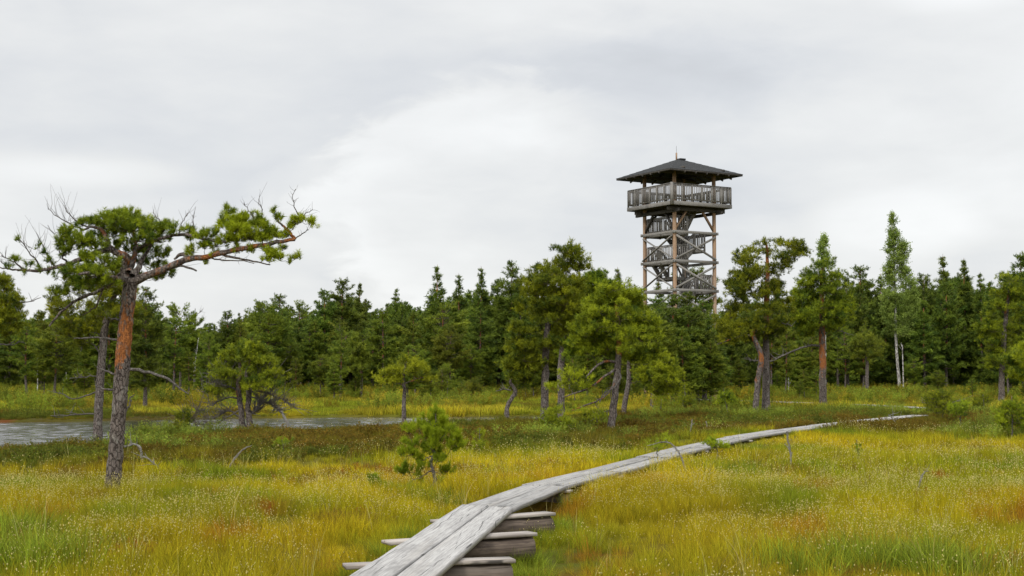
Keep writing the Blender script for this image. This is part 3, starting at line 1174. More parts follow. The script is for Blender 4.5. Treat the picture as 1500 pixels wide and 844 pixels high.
def fill_pads(pads, skel, rng, puff=0.045, up=0.7, per_twig=5, rmin=0.004, bfac=0.03, dome=-0.35, jit=0.06):
    """Grow a branch to every foliage pad, twigs through the pad and shoots at their ends.
    pads: (cx,cy,cz,rx,ry,rz,n,tone). skel: list of (x,y,z,r). Returns branches, twigs, shoots."""
    skel = [np.asarray(s, float) for s in skel]
    trunk = np.array(skel)
    tr = trunk.copy()
    pads = sorted(pads, key=lambda p: np.min(np.linalg.norm(trunk[:, :3] - np.array(p[:3]), axis=1)))
    br, tw = [], []
    P, D, S, C = [], [], [], []
    for pad in pads:
        c = np.array(pad[:3], float)
        rx, ry, rz, n, tone = pad[3:8]
        d = np.linalg.norm(tr[:, :3] - c, axis=1) + 0.7 * np.maximum(0, tr[:, 2] - c[2] + 0.1) + 0.0
        j = int(np.argmin(d))
        a = tr[j]
        L = np.linalg.norm(c - a[:3])
        if L > 0.08:
            ra = min(a[3] * 0.6, bfac * 0.25 + bfac * L * 0.5)
            b = curve_to(a[:3], c - np.array((0, 0, rz * 0.3)), max(ra, rmin), rmin, 7, 0.10, jit, rng)
            br.append(b)
            tr = np.concatenate([tr, b[2:]])
        m = max(2, int(n / per_twig))
        # twig ends
        u = nrm(rng.normal(size=(m, 3)))
        u[:, 2] = np.where(u[:, 2] < dome, -u[:, 2], u[:, 2])
        rad = rng.random((m, 1)) ** 0.45 * (1 + .45 * (rng.random((m, 1)) < .22))
        E = c + u * rad * np.array((rx, ry, rz))
        c0 = c - np.array((0, 0, rz * 0.45))
        st = c0 + (E - c0) * rng.uniform(0.0, 0.25, (m, 1))
        t = np.linspace(0, 1, 4)[None, :, None]
        pth = st[:, None, :] + (E - st)[:, None, :] * t
        pth[:, 1:3, 2] -= 0.10 * np.linalg.norm(E - st, axis=1)[:, None]
        pth[:, 1:3] += rng.normal(0, 0.04, (m, 2, 3)) * np.linalg.norm(E - st, axis=1)[:, None, None]
        rr = np.broadcast_to(np.linspace(rmin * 1.0, rmin * 0.5, 4)[None, :, None], (m, 4, 1))
        tw.append(np.concatenate([pth, rr], 2))
        out = nrm(E - c0)
        k = per_twig
        q = np.repeat(E, k, 0) + rng.normal(0, 1, (m * k, 3)) * puff
        dd = np.repeat(out, k, 0) * 0.7 + rng.normal(0, 0.55, (m * k, 3)) + np.array((0, 0, up))
        P.append(q)
        D.append(dd)
        S.append(rng.uniform(0.55, 1.3, m * k))
        C.append(np.clip(tone + np.repeat(rng.normal(0, 0.20, m), k) + rng.normal(0, 0.12, m * k) + 0.10, 0, 1.15))
    sh = dict(p=np.concatenate(P), d=np.concatenate(D), s=np.concatenate(S), c=np.concatenate(C))
    return br, tw, sh


def outline_pads(rows, D, npads, n_each, prx, prz, tone, rng, depth=0.9, fill=0.68):
    """Foliage pads inside a crown outline given as (row, left, right) in photo pixels at distance D."""
    rows = sorted(rows)
    sc = F / D
    ys = [r[0] for r in rows]
    # rows sampled by width so that pads spread evenly
    samp = np.linspace(ys[0], ys[-1], 60)
    L = np.interp(samp, ys, [r[1] for r in rows])
    Rr = np.interp(samp, ys, [r[2] for r in rows])
    w = np.maximum(Rr - L, 4)
    p = w / w.sum()
    pads = []
    for i in range(npads):
        k = rng.choice(60, p=p)
        # jittered column; favour the rim
        u = rng.uniform(-1, 1)
        u = np.sign(u) * abs(u) ** fill
        m, h = (L[k] + Rr[k]) / 2, max((Rr[k] - L[k]) / 2, 2)
        rx = prx * rng.uniform(0.65, 1.25)
        rx = min(rx, h / sc * 0.95 + 0.02)
        hx = max(h - rx * sc * 0.85, 0)
        px = m + u * hx
        v = rng.uniform(-1, 1)
        dy = v * math.sqrt(max(0.0, 1 - u * u)) * h / sc * depth
        c = at(px, samp[k] + prz * sc * 0.6, D + dy)
        pads.append((c[0], c[1], c[2], rx, rx * rng.uniform(0.8, 1.2), prz * rng.uniform(0.7, 1.3),
                     int(n_each * rng.uniform(0.7, 1.3)), tone + rng.normal(0, 0.13)))
    return pads


def px_path(pts, D, n, dd=None):
    """(px, py, r_px[, extra depth]) -> resampled (n,4) path at distance D."""
    out = []
    for p in pts:
        e = p[3] if len(p) > 3 else 0.0
        w = at(p[0], p[1], D + e)
        out.append((*w, p[2] / F * D))
    return resample(np.array(out), n)


def dead_twigs(path, rng, n, L, r=0.004, up=0.3):
    """Short bare twigs along a limb."""
    path = np.asarray(path)
    idx = rng.uniform(0.25, 1.0, n) * (len(path) - 1)
    i0 = np.minimum(idx.astype(int), len(path) - 2)
    f = (idx - i0)[:, None]
    P = path[i0] * (1 - f) + path[i0 + 1] * f
    d0 = nrm(path[-1, :3] - path[0, :3])
    d = nrm(d0 * rng.uniform(0.1, 0.9, (n, 1)) + rng.normal(0, 0.6, (n, 3)) + np.array((0, 0, up)))
    ln = L * rng.uniform(0.4, 1.2, (n, 1, 1))
    t = np.linspace(0, 1, 5)[None, :, None]
    pth = P[:, None, :3] + d[:, None, :] * ln * t
    bend = rng.normal(0, 0.3, (n, 1, 3)) + np.array((0, 0, 0.25))
    pth = pth + bend * ln * t ** 2 * 0.7
    pth[:, 1:] += rng.normal(0, 0.02, (n, 4, 3)) * ln
    rr = np.broadcast_to(np.linspace(r, r * 0.35, 5)[None, :, None], (n, 5, 1))
    return np.concatenate([pth, rr], 2)


def ground_D(px, py):
    g = on_ground(px, py, 0.0)
    return g[1]


# trunk red-ness ramps along a path
def redramp(n, lo, hi, k=1.0):
    t = np.linspace(0, 1, n)
    return sstep(t, lo, hi) * k


def hero(label, trunks, rows, npads, n_each, prx=0.42, prz=0.17, tone=0.45, mat='needles', limbs=(), dead=(), red=(0.35, 0.7, 0.8),
         k=12, nlen=0.085, nwid=0.016, slen=0.10, D=None, seed=0, name='pine_tree', cat='pine tree', group=None, tnoise=0.04, extra_pads=(),
         depth=0.9, barkmat='bark', spread=(0.45, 1.2), quad=False, deadn=0, deadL=0.3, up=0.7, bfac=0.03, leafname='crown'):
    rng = np.random.default_rng(1000 + seed)
    base = trunks[0][0]
    D = D or ground_D(base[0], base[1])
    b = at(base[0], base[1], D)
    gz0 = float(gz(b[0], b[1]))
    root = empty(name, (b[0], b[1], gz0))
    tag(root, label, cat, group)
    off = np.array((b[0], b[1], gz0, 0))
    skel, tp, reds = [], [], []
    for i, tk in enumerate(trunks):
        n = 22
        p = px_path(tk, D, n) - off
        p[:, 3] *= .82
        if i == 0 or tk[0][1] > base[1] - 25:
            p[0, 2] = -0.15
            p[0, 3] *= 1.25
            p[1, 3] *= 1.1
        p[2:-1, :2] += rng.normal(0, 0.008 * tnoise / 0.04, (n - 3, 2))
        tp.append(p)
        reds.append(redramp(n, red[0], red[1], red[2]))
        skel += list(p[n // 3:])
    paths_mesh('trunk', tp, M[barkmat], root, 12, reds, tnoise)
    for lb in limbs:
        p = px_path(lb, D, 14) - off
        p[:, 3] *= .5
        p[1:-1, :3] += rng.normal(0, 0.01, (12, 3))
        paths_mesh('limb', [p], M[barkmat], root, 8, redramp(14, -1, 0, 0.4), 0.06)
        skel += list(p[2:])
    for lb in dead:
        p = px_path(lb, D, 12) - off
        p[:, 3] *= .62
        p[1:-1, :3] += rng.normal(0, 0.015, (10, 3))
        tw = dead_twigs(p, rng, 9 if deadn == 0 else deadn, deadL, max(0.004, p[-1, 3]))
        paths_mesh('dead_branch', [p] + list(tw), M['dead'], root, 5, 0.0)
    pads = outline_pads(rows, D, int(npads * (1.45 if D > 35 else 1)), int(n_each * 1.0), prx * .86, prz * 1.15, tone, rng, depth) if rows else []
    pads = [(p[0] - off[0], p[1] - off[1], p[2] - off[2]) + tuple(p[3:]) for p in pads]
    for e in extra_pads:      # (px, py, rx_px, ry_px, n, tone, extra depth)
        c = at(e[0], e[1], D + e[6]) - off[:3]
        pads.append((c[0], c[1], c[2], e[2] / F * D, e[2] / F * D * 0.9, e[3] / F * D, e[4], e[5]))
    br, tw, sh = fill_pads(pads, skel, rng, puff=min(0.075, max(0.012, 0.0011 * D)), per_twig=(7 if D > 30 else 5), up=up, bfac=bfac)
    twl = list(np.concatenate(tw))
    if br:
        paths_mesh('branches', br, M['twig'], root, 5, 0.35)
    paths_mesh('twigs', twl, M['twig'], root, 3, 0.2)
    if not quad and D > 35:
        k, nwid, nlen = int(k * 1.15), nwid * 1.0, nlen * 1.45
    crown_mesh(leafname, sh, M[mat], root, k, nlen, nwid, slen, spread, quad, rng)
    return root


# ---- 1. the bent pine on the left
def bent_pine():
    rng = np.random.default_rng(5)
    D = ground_D(165, 727)
    b = at(165, 727, D)
    g0 = float(gz(b[0], b[1]))
    root = empty('pine_tree', (b[0], b[1], g0))
    tag(root, 'flat-topped pine with orange upper bark and one long limb stretching right', 'pine tree')
    off = np.array((b[0], b[1], g0, 0))

    def P(pts, n): return px_path(pts, D, n) - off
    tr = P([(163, 730, 12), (167, 690, 11), (171, 650, 10.6), (174, 610, 10.5), (177, 570, 10.7), (180, 530, 10.8), (183, 490, 10.4), (187, 450, 10), (190, 425, 10.5), (193, 408, 9)], 60)
    tr[0, 2] = -0.2
    tr[0, 3] *= 1.2
    hz = tr[:, 2]
    tall = hz[-1]
    red = sstep(hz / tall, 0.44, 0.62) * 0.62
    tr[2:-1, 0] += rng.normal(0, 0.006, 57)
    paths_mesh('trunk', [tr], M['bark'], root, 24, [red], 0.03)
    limbs = {
        'right': ([(191, 417, 7), (203, 408, 6.3), (222, 402, 5.4), (240, 394, 5), (258, 386, 4.8), (277, 378.5, 4.4), (305, 376, 4.1, -.1), (330, 369, 3.9, -.2), (355, 364, 3.6, -.3), (380, 361, 3.3, -.3), (398, 356, 3, -.35), (415, 353, 2.7, -.4), (432, 351, 2.6, -.4)], 40, 0.45),
        'tip': ([(432, 351, 2.6, -.4), (430, 346, 2.3, -.4), (421, 338, 2, -.4), (414, 330, 1.6, -.45), (406, 323, 1.1, -.45)], 12, 0.6),
        'stub': ([(276, 378, 4, 0), (270, 372, 3.2, .05), (262, 373, 2.4, .1), (255, 380, 1.6, .1)], 10, 0.1),
        'upright': ([(190, 420, 8), (184, 405, 7, .1), (182, 393, 6.5, .1), (186, 383, 6, .05), (188, 378, 6), (178, 373, 5.5), (168, 369, 5), (161, 364, 4.6), (157, 354, 4), (154, 342, 3.2), (148, 335, 2.6), (136, 332, 2), (121, 337, 1.5)], 36, 0.3),
        'left': ([(163, 366, 4.5), (150, 367, 4.2, -.1), (140, 370, 3.9, -.2), (118, 380, 3.5, -.3), (99, 387, 3.2, -.35), (80, 392, 2.7, -.35), (61, 397, 2.2, -.35), (36, 396, 1.7, -.35), (12, 395, 1.2, -.3), (-2, 391, 0.9, -.3)], 34, 0.25),
        'mid': ([(194, 405, 5.5), (204, 392, 4.2, .2), (207, 380, 3.4, .3), (214, 372, 2.6, .4), (224, 356, 2, .5), (232, 345, 1.5, .5)], 16, 0.2),
        'mid2': ([(188, 400, 5), (195, 385, 4, .4), (200, 365, 3, .6), (196, 345, 2, .7), (194, 328, 1.3, .7)], 16, 0.3),
        'second': ([(200, 365, 3, .5), (222, 354, 2.4, .3), (248, 346, 2.3, .1), (271, 342, 2.3, 0), (291, 349, 2.1, -.1), (305, 352, 1.9, -.1), (328, 355, 1.5, -.2), (345, 352, 1.1, -.2)], 22, 0.1),
        'low_left': ([(186, 412, 5), (170, 408, 3.5, -.3), (150, 402, 2.8, -.6), (130, 398, 2.2, -.7), (115, 402, 1.6, -.8)], 16, 0.2),
        'under': ([(325, 372, 2.2, -.2), (340, 378, 1.7, -.2), (358, 380, 1.4, -.2), (376, 385, 1.1, -.2), (396, 388, 0.8, -.2)], 12, 0.1),
        'back': ([(196, 408, 4.5), (210, 404, 3.5, .5), (228, 404, 2.6, .8), (244, 400, 1.8, .9)], 12, 0.1),
        'lowdroop': ([(180, 400, 3.5, .1), (150, 425, 2.6, .3), (118, 436, 2.2, .2), (95, 450, 1.8, .1), (72, 478, 1.4, 0)], 18, 0.0),
    }
    skel = []
    for nm, (pts, n, rd) in limbs.items():
        p = P(pts, n)
        p[1:-1, :3] += rng.normal(0, 0.006, (n - 2, 3))
        paths_mesh('limb', [p], M['bark'], root, 10, [np.full(n, rd)], 0.05)
        skel += list(p[3:])
    # bare dead branches
    deads = [
        [(187, 541, 2.6), (203, 543, 2.4), (216, 545, 2.2), (240, 552, 1.9, -.1), (255, 561, 1.6, -.2), (266, 571, 1.1, -.2), (276, 577, .8, -.2)],
        [(180, 607, 2), (186, 600, 1.7), (191, 594, 1.3), (190, 584, 1), (197, 578, .7)],
        [(176, 551, 2), (160, 546, 1.5), (142, 538, 1.0)],
        [(176, 571, 2), (158, 571, 1.5), (140, 565, 1.0)],
        [(181, 498, 2.2), (168, 498, 1.8), (150, 494, 1.4), (128, 495, 1.1), (108, 496, .8)],
        [(228, 396, 2.6), (245, 394, 2.2), (262, 390, 1.9), (272, 390, 1.6), (288, 397, 1.3)],
        [(184, 470, 2), (172, 468, 1.5), (158, 466, 1.0)],
    ]
    for dpts in deads:
        p = P(dpts, 14)
        p[1:-1, :3] += rng.normal(0, 0.008, (12, 3))
        tw = dead_twigs(p, rng, 4, 0.16, 0.003)
        paths_mesh('dead_branch', [p] + list(tw), M['dead'], root, 6, 0.0, 0.06)
    # fine bare twig sprays against the sky
    sprays = [
        ([(121, 337, 1.5), (108, 330, 1), (92, 322, .7), (78, 314, .5), (70, 306, .4)], 16, 0.34),
        ([(136, 332, 1.3), (118, 330, 1), (104, 318, .7), (96, 305, .5)], 14, 0.34),
        ([(108, 333, 1), (92, 340, .6), (80, 345, .4), (70, 330, .35)], 8, 0.25),
        ([(61, 396, 1.8), (50, 380, 1), (38, 362, .7), (26, 347, .5)], 18, 0.30),
        ([(80, 391, 1.8), (70, 375, 1), (62, 360, .7), (57, 350, .5)], 16, 0.26),
        ([(36, 395, 1.6), (22, 385, 1), (12, 378, .7), (2, 374, .5)], 16, 0.24),
        ([(12, 395, 1), (5, 386, .6), (-4, 380, .5)], 10, 0.2),
        ([(99, 387, 1.8), (88, 372, 1), (84, 358, .7), (88, 347, .5)], 12, 0.24),
        ([(420, 335, 1.2, -.4), (432, 323, .8, -.4), (446, 315, .6, -.4), (458, 307, .4, -.4)], 14, 0.2),
        ([(437, 315, .9, -.4), (430, 300, .6, -.4), (428, 288, .4, -.4), (433, 277, .35, -.4)], 10, 0.14),
        ([(385, 320, .9, -.2), (384, 308, .6, -.2), (379, 292, .4, -.2)], 7, 0.2),
        ([(372, 320, .9, -.2), (364, 308, .5, -.2), (357, 297, .4, -.2)], 5, 0.16),
        ([(262, 343, 1, 0), (268, 325, .6, 0), (274, 312, .4, 0)], 9, 0.18),
        ([(285, 346, 1, 0), (284, 330, .6, 0), (282, 315, .4, 0)], 8, 0.18),
        ([(240, 340, 1, .3), (233, 322, .6, .3), (224, 311, .4, .3)], 7, 0.2),
        ([(432, 350, 1, -.4), (444, 342, .7, -.4), (452, 337, .5, -.4)], 6, 0.1),
        ([(150, 425, 1.6, .3), (142, 450, 1, .2), (120, 462, .6, .2)], 8, 0.2),
        ([(300, 375, 1.2), (330, 383, 1, -.2), (350, 380, .7, -.2), (372, 386, .5, -.3)], 12, 0.16),
    ]
    allp = []
    for pts, n, L in sprays:
        p = P(pts, 10)
        p[1:-1, :3] += rng.normal(0, 0.008, (8, 3))
        allp.append(p)
        allp += list(dead_twigs(p, rng, n, L, 0.0028, 0.5))
    paths_mesh('bare_twigs', allp, M['twig'], root, 4, 0.1)
    # foliage pads: px, py, rx, rz, shoots, tone, extra depth
    pads = [
        (185, 318, 26, 9, 300, .62, .2), (205, 328, 24, 9, 260, .5, .3), (165, 324, 22, 8, 230, .6, -.1), (192, 334, 30, 9, 320, .45, 0),
        (222, 340, 20, 8, 190, .48, .3), (240, 332, 14, 7, 100, .55, .3), (150, 330, 18, 8, 150, .5, .2), (170, 342, 26, 8, 230, .35, .5),
        (205, 350, 26, 8, 190, .35, -.1), (132, 326, 14, 7, 90, .45, 0), (118, 330, 10, 6, 50, .35, 0), (235, 352, 18, 7, 110, .4, .4),
        (120, 352, 20, 9, 150, .5, -.3), (98, 345, 16, 10, 110, .6, -.3), (88, 352, 8, 5, 40, .7, -.3), (105, 362, 22, 9, 150, .42, -.2), (135, 350, 20, 8, 130, .4, .1), (92, 372, 14, 7, 70, .5, -.2),
        (140, 362, 18, 8, 120, .42, -.2), (128, 378, 18, 8, 110, .55, -.4), (150, 385, 18, 8, 120, .5, -.4), (165, 395, 14, 7, 80, .45, -.3),
        (112, 398, 24, 9, 150, .35, -.5), (95, 405, 18, 8, 90, .3, -.4), (138, 402, 22, 9, 170, .55, -.6), (150, 415, 22, 9, 170, .4, -.5), (122, 415, 18, 8, 100, .32, -.5),
        (170, 360, 20, 8, 100, .35, .7), (195, 368, 24, 8, 140, .3, .8), (220, 366, 20, 8, 110, .35, .8), (240, 375, 16, 7, 70, .3, .8), (228, 390, 18, 7, 80, .4, .9),
        (245, 402, 16, 6, 70, .4, .9), (225, 408, 18, 6, 70, .45, .9), (210, 385, 20, 8, 90, .3, .7), (178, 385, 20, 8, 90, .35, .6), (205, 405, 14, 5, 50, .4, .8),
        (255, 340, 12, 6, 70, .45, 0), (275, 338, 10, 6, 50, .4, 0), (283, 346, 12, 6, 70, .45, 0), (298, 348, 14, 6, 80, .5, -.1), (312, 343, 9, 6, 40, .45, -.1),
        (318, 358, 16, 7, 90, .6, -.1), (300, 362, 12, 6, 60, .5, -.1), (322, 328, 8, 6, 55, .6, -.1), (333, 308, 4, 5, 22, .45, -.1), (341, 313, 5, 4, 22, .45, -.1), (330, 318, 6, 5, 34, .6, -.1),
        (345, 325, 15, 7, 130, .85, -.2), (358, 322, 14, 6, 110, .8, -.2), (340, 337, 16, 7, 140, .9, -.3), (356, 336, 16, 7, 140, .85, -.3), (365, 347, 16, 7, 130, .9, -.3), (348, 350, 16, 7, 120, .75, -.2),
        (335, 352, 14, 6, 80, .7, -.2), (380, 330, 13, 7, 110, .6, -.2), (392, 340, 12, 8, 110, .55, -.3), (378, 322, 9, 6, 50, .5, -.2), (385, 350, 14, 6, 110, .7, -.3), (405, 345, 11, 6, 70, .5, -.3),
        (408, 322, 6, 4, 34, .5, -.4), (402, 313, 5, 3, 16, .4, -.4), (434, 326, 8, 6, 65, .8, -.4), (442, 322, 5, 4, 30, .8, -.4), (426, 333, 6, 4, 30, .6, -.4), (457, 328, 4, 7, 45, .9, -.4), (418, 345, 7, 4, 30, .5, -.4),
        (398, 372, 9, 6, 80, .85, -.4), (408, 378, 8, 5, 50, .75, -.4), (414, 366, 5, 4, 26, .5, -.4), (394, 382, 7, 4, 30, .7, -.4), (433, 378, 6, 4, 30, .7, -.4), (424, 384, 4, 2, 10, .6, -.4), (390, 368, 6, 4, 26, .6, -.3),
        (280, 366, 7, 4, 30, .7, 0), (315, 374, 7, 4, 34, .8, -.1), (300, 384, 5, 3, 14, .7, -.1), (282, 375, 5, 3, 14, .6, 0), (365, 366, 10, 3, 40, .8, -.3), (345, 368, 8, 3, 30, .7, -.2),
        (60, 393, 5, 3, 16, .3, -.3), (45, 388, 6, 4, 22, .4, -.3), (20, 382, 7, 4, 34, .6, -.3), (12, 392, 5, 3, 14, .4, -.3), (35, 398, 5, 3, 12, .3, -.3), (75, 385, 8, 5, 34, .35, -.3), (70, 400, 8, 4, 26, .3, -.3), (55, 363, 4, 2, 8, .25, -.3), (28, 352, 3, 2, 6, .2, -.3), (62, 372, 5, 3, 12, .25, -.3),
        (82, 430, 16, 6, 80, .5, -.1), (100, 425, 16, 6, 70, .5, 0),
    ]
    out = []
    for e in pads:
        c = at(e[0], e[1], D + e[6]) - off[:3]
        rd = e[2] / F * D
        out.append((c[0], c[1], c[2], rd, min(rd * 1.0, 0.35), e[3] * 1.25 / F * D, int(e[4] * (.85 if e[0] < 260 else 1.0)), e[5] - (0.15 if e[0] < 260 else 0.06)))
    br, tw, sh = fill_pads(out, skel, rng, puff=0.02, up=0.55, per_twig=6, rmin=0.0035, bfac=0.018)
    paths_mesh('branches', br, M['twig'], root, 5, 0.2)
    paths_mesh('twigs', list(np.concatenate(tw)), M['twig'], root, 3, 0.2)
    crown_mesh('crown', sh, M['needles'], root, 22, 0.066, 0.006, 0.06, (0.35, 1.15), rng=rng)


bent_pine()

# ---- 2. the other single trees, each at its own place
hero('dark-trunked pine with dead lower branches, just behind the long-limbed pine',
     [[(143, 643, 8), (144, 600, 7.5), (147, 560, 7.3), (150, 520, 7), (154, 480, 6.4), (160, 450, 5.5), (172, 425, 4), (182, 405, 2.5)]],
     [(385, 110, 190), (405, 95, 200), (430, 70, 205), (450, 62, 215), (470, 70, 200), (490, 90, 150), (500, 110, 130)], 52, 60, 0.42, 0.13, 0.38,
     red=(0.9, 1.2, .2), dead=[
         [(145, 574, 2.2), (130, 578, 1.8), (108, 586, 1.5), (92, 577, 1.1), (77, 572, .8)],
         [(143, 607, 2.2), (120, 606, 1.8), (92, 609, 1.4), (74, 609, 1)],
         [(149, 551, 1.8), (135, 551, 1.5), (118, 552, 1.1), (102, 555, .8)],
         [(150, 520, 2), (138, 505, 1.8), (126, 500, 1.2), (118, 515, .9)],
         [(152, 492, 1.6), (130, 484, 1.3), (108, 485, .9)]], k=14, nlen=0.07, nwid=0.011, seed=2, deadL=0.28)
hero('low spreading pine with a snarl of grey dead branches beside the pond',
     [[(356, 630, 6), (353, 600, 5), (349, 570, 4.5), (352, 545, 3), (350, 520, 2)],
      [(367, 628, 6), (363, 600, 5), (365, 575, 4.6), (360, 550, 3.5), (368, 525, 2.5), (372, 510, 1.5)]],
     [(500, 340, 385), (515, 320, 398), (530, 308, 412), (545, 298, 425), (560, 300, 428), (572, 296, 330)], 46, 62, 0.42, 0.12, 0.40, red=(0.2, .6, .35),
     dead=[[(356, 585, 2.5), (338, 580, 2), (318, 588, 1.5), (298, 600, 1), (285, 604, .7)],
           [(352, 575, 2.2), (330, 562, 1.8), (312, 565, 1.3), (296, 575, .8)],
           [(364, 575, 2.5), (385, 572, 2), (405, 582, 1.5), (425, 590, 1), (432, 598, .8)],
           [(365, 580, 2.2), (385, 588, 1.8), (400, 592, 1.4), (412, 605, 1)],
           [(360, 615, 2), (375, 600, 1.6), (385, 588, 1.2)],
           [(350, 610, 2), (335, 600, 1.6), (318, 612, 1.2), (300, 610, .8)],
           [(361, 560, 2), (378, 552, 1.6), (398, 556, 1.1)],
           [(350, 552, 2), (335, 545, 1.6), (318, 552, 1.1)],
           [(352, 600, 2), (330, 612, 1.3), (310, 622, .9), (285, 622, .6)]],
     k=12, nlen=0.075, nwid=0.014, seed=3, deadn=60, deadL=0.5)
hero('thin small pine with an umbrella crown on the far end of the pond bank',
     [[(592, 618, 4), (591, 595, 3.6), (593, 570, 3.3), (590, 550, 2.4), (596, 530, 1.6)]],
     [(522, 582, 604), (534, 565, 622), (546, 550, 640), (558, 548, 634)], 24, 46, 0.42, 0.10, 0.62, seed=4, red=(.6, 1.2, .2),
     limbs=[[(591, 565, 1.8), (575, 556, 1.4), (560, 552, 1)], [(592, 562, 1.8), (610, 555, 1.4), (625, 552, 1)]], mat='needles')
hero('small pine with a crooked leaning stem beside the tip of the pond',
     [[(742, 608, 4.2), (743, 595, 3.8), (750, 583, 3.6), (757, 574, 3.4), (752, 566, 3), (746, 560, 2.4), (752, 548, 1.8)]],
     [(520, 742, 762), (535, 732, 775), (550, 730, 785), (562, 735, 780)], 20, 44, 0.5, 0.16, 0.35, seed=5, red=(.9, 1.2, .1),
     dead=[[(748, 572, 2), (738, 570, 1.6), (730, 572, 1)]])
hero('tallest pine of the clump left of the tower, rising above the forest',
     [[(796, 629, 7.5), (798, 590, 7), (798, 555, 6.7), (800, 510, 6.2), (803, 465, 5), (810, 420, 4), (822, 385, 2.5)]],
     [(362, 808, 850), (374, 795, 866), (390, 782, 868), (405, 765, 868), (420, 757, 862), (440, 748, 858), (465, 742, 850), (490, 738, 842), (515, 738, 830), (545, 738, 790), (560, 745, 780)],
     98, 66, 0.46, 0.15, 0.36, seed=6, red=(.5, .8, .3), k=12, nlen=0.085, nwid=0.016)
hero('second trunk pine of the same clump, standing close right behind the tallest one',
     [[(822, 613, 6.5), (822, 580, 6.2), (821, 545, 6), (824, 500, 5.5), (830, 455, 4.5), (845, 420, 3), (860, 402, 2)]],
     [(398, 855, 888), (412, 840, 895), (430, 835, 890), (455, 830, 880), (485, 815, 860), (520, 800, 850)], 52, 62, 0.46, 0.15, 0.34, seed=7, red=(.5, .9, .3))
hero('yellow-green pine with reddish twisting low limbs, standing in heather left of the tower',
     [[(894, 634, 7), (898, 605, 6.6), (901, 580, 6.4), (903, 555, 6), (906, 530, 6), (907, 500, 5.2), (905, 470, 4), (902, 445, 2.6)]],
     [(412, 882, 920), (424, 865, 940), (440, 852, 955), (455, 845, 960), (470, 838, 968), (485, 832, 972), (500, 835, 978), (514, 845, 972), (525, 915, 965)],
     100, 64, 0.38, 0.11, 0.47, seed=8, red=(.55, .66, .75), k=12, nlen=0.075, nwid=0.014,
     limbs=[[(905, 532, 4.5), (893, 528, 4), (880, 531, 3.6, -.3), (868, 542, 3, -.5), (858, 553, 2, -.6)],
            [(902, 541, 4), (890, 548, 3.2, -.3), (875, 560, 3, -.5), (858, 573, 2.6, -.6), (840, 575, 2.2, -.6), (824, 583, 1.6, -.6)],
            [(900, 562, 3, -.1), (889, 580, 2.6, -.3), (872, 590, 2.3, -.5), (855, 594, 1.8, -.6), (838, 601, 1.2, -.7)],
            [(908, 500, 3.5), (925, 492, 2.6), (945, 494, 2), (965, 498, 1.3)]],
     dead=[[(906, 545, 2.6, -.1), (910, 556, 2, -.3), (900, 568, 1.8, -.4), (885, 575, 1.5, -.5), (878, 590, 1.2, -.5)],
           [(896, 600, 1.6), (884, 604, 1.3), (874, 612, 1)]],
     extra_pads=[(838, 552, 30, 10, 120, .8, -.6), (820, 565, 22, 8, 70, .8, -.6), (852, 565, 18, 8, 60, .7, -.6), (835, 600, 14, 6, 40, .6, -.7), (880, 612, 16, 8, 60, .5, -.5)])
hero('slim pine with a low hanging crown just right of the yellow-green pine',
     [[(912, 616, 5), (914, 598, 4.7), (918, 575, 4.4), (922, 555, 4), (920, 535, 3), (924, 515, 2)]],
     [(505, 925, 960), (520, 925, 985), (540, 928, 1000), (560, 930, 1005), (572, 945, 990)], 44, 54, 0.5, 0.15, 0.50, seed=9, red=(.9, 1.2, .1))
hero('tallest pine right of the tower, straight trunk with a broad rounded crown',
     [[(1122, 608, 7), (1122, 575, 6.6), (1122, 540, 6.4), (1122, 500, 6), (1122, 460, 5.5), (1124, 420, 4.5), (1125, 385, 3), (1122, 355, 1.8)]],
     [(337, 1098, 1142), (345, 1088, 1170), (355, 1078, 1180), (368, 1072, 1184), (380, 1072, 1182), (395, 1070, 1160), (410, 1062, 1150), (430, 1058, 1160), (455, 1048, 1175), (478, 1040, 1172), (495, 1055, 1130)],
     92, 64, 0.50, 0.16, 0.30, seed=10, red=(.42, .58, .85), k=12, nlen=0.095, nwid=0.018,
     dead=[[(1122, 470, 2), (1100, 478, 1.6), (1080, 490, 1.2), (1060, 498, .8)], [(1122, 465, 1.8), (1140, 470, 1.4), (1160, 478, 1)]])
hero('curved reddish pine trunk leaning against the tallest pine right of the tower',
     [[(1107, 609, 5.6), (1108, 580, 5.2), (1111, 550, 5), (1116, 530, 5), (1114, 515, 4.8), (1107, 503, 4.6), (1103, 493, 4), (1104, 478, 3)]],
     [(468, 1075, 1125), (482, 1060, 1130), (498, 1045, 1100)], 22, 50, 0.5, 0.15, 0.30, seed=11, red=(.25, .5, .5),
     limbs=[[(1108, 497, 3.4), (1095, 490, 3), (1080, 494, 2.4), (1064, 500, 1.8), (1050, 505, 1.2)], [(1103, 490, 3), (1112, 482, 2.4), (1122, 478, 1.6)]],
     dead=[[(1110, 528, 2), (1103, 527, 1.6), (1098, 529, 1)]])
hero('straight pine with a bright orange-red upper trunk beside the boardwalk bend',
     [[(1206, 601, 7), (1205, 570, 6.4), (1205, 540, 6.2), (1204, 500, 5.8), (1204, 455, 5), (1203, 420, 3.6), (1205, 392, 2)]],
     [(382, 1190, 1222), (395, 1172, 1232), (410, 1165, 1242), (430, 1155, 1250), (450, 1150, 1252), (470, 1150, 1248), (487, 1165, 1245)],
     80, 62, 0.55, 0.16, 0.30, seed=12, red=(.10, .36, .60), k=12, nlen=0.10, nwid=0.019,
     dead=[[(1203, 507, 3.2), (1188, 505, 2.8), (1170, 510, 2.4), (1152, 518, 2), (1138, 526, 1.4), (1128, 530, 1)],
           [(1204, 478, 2), (1222, 482, 1.6), (1240, 488, 1)]], deadn=16, deadL=0.5)
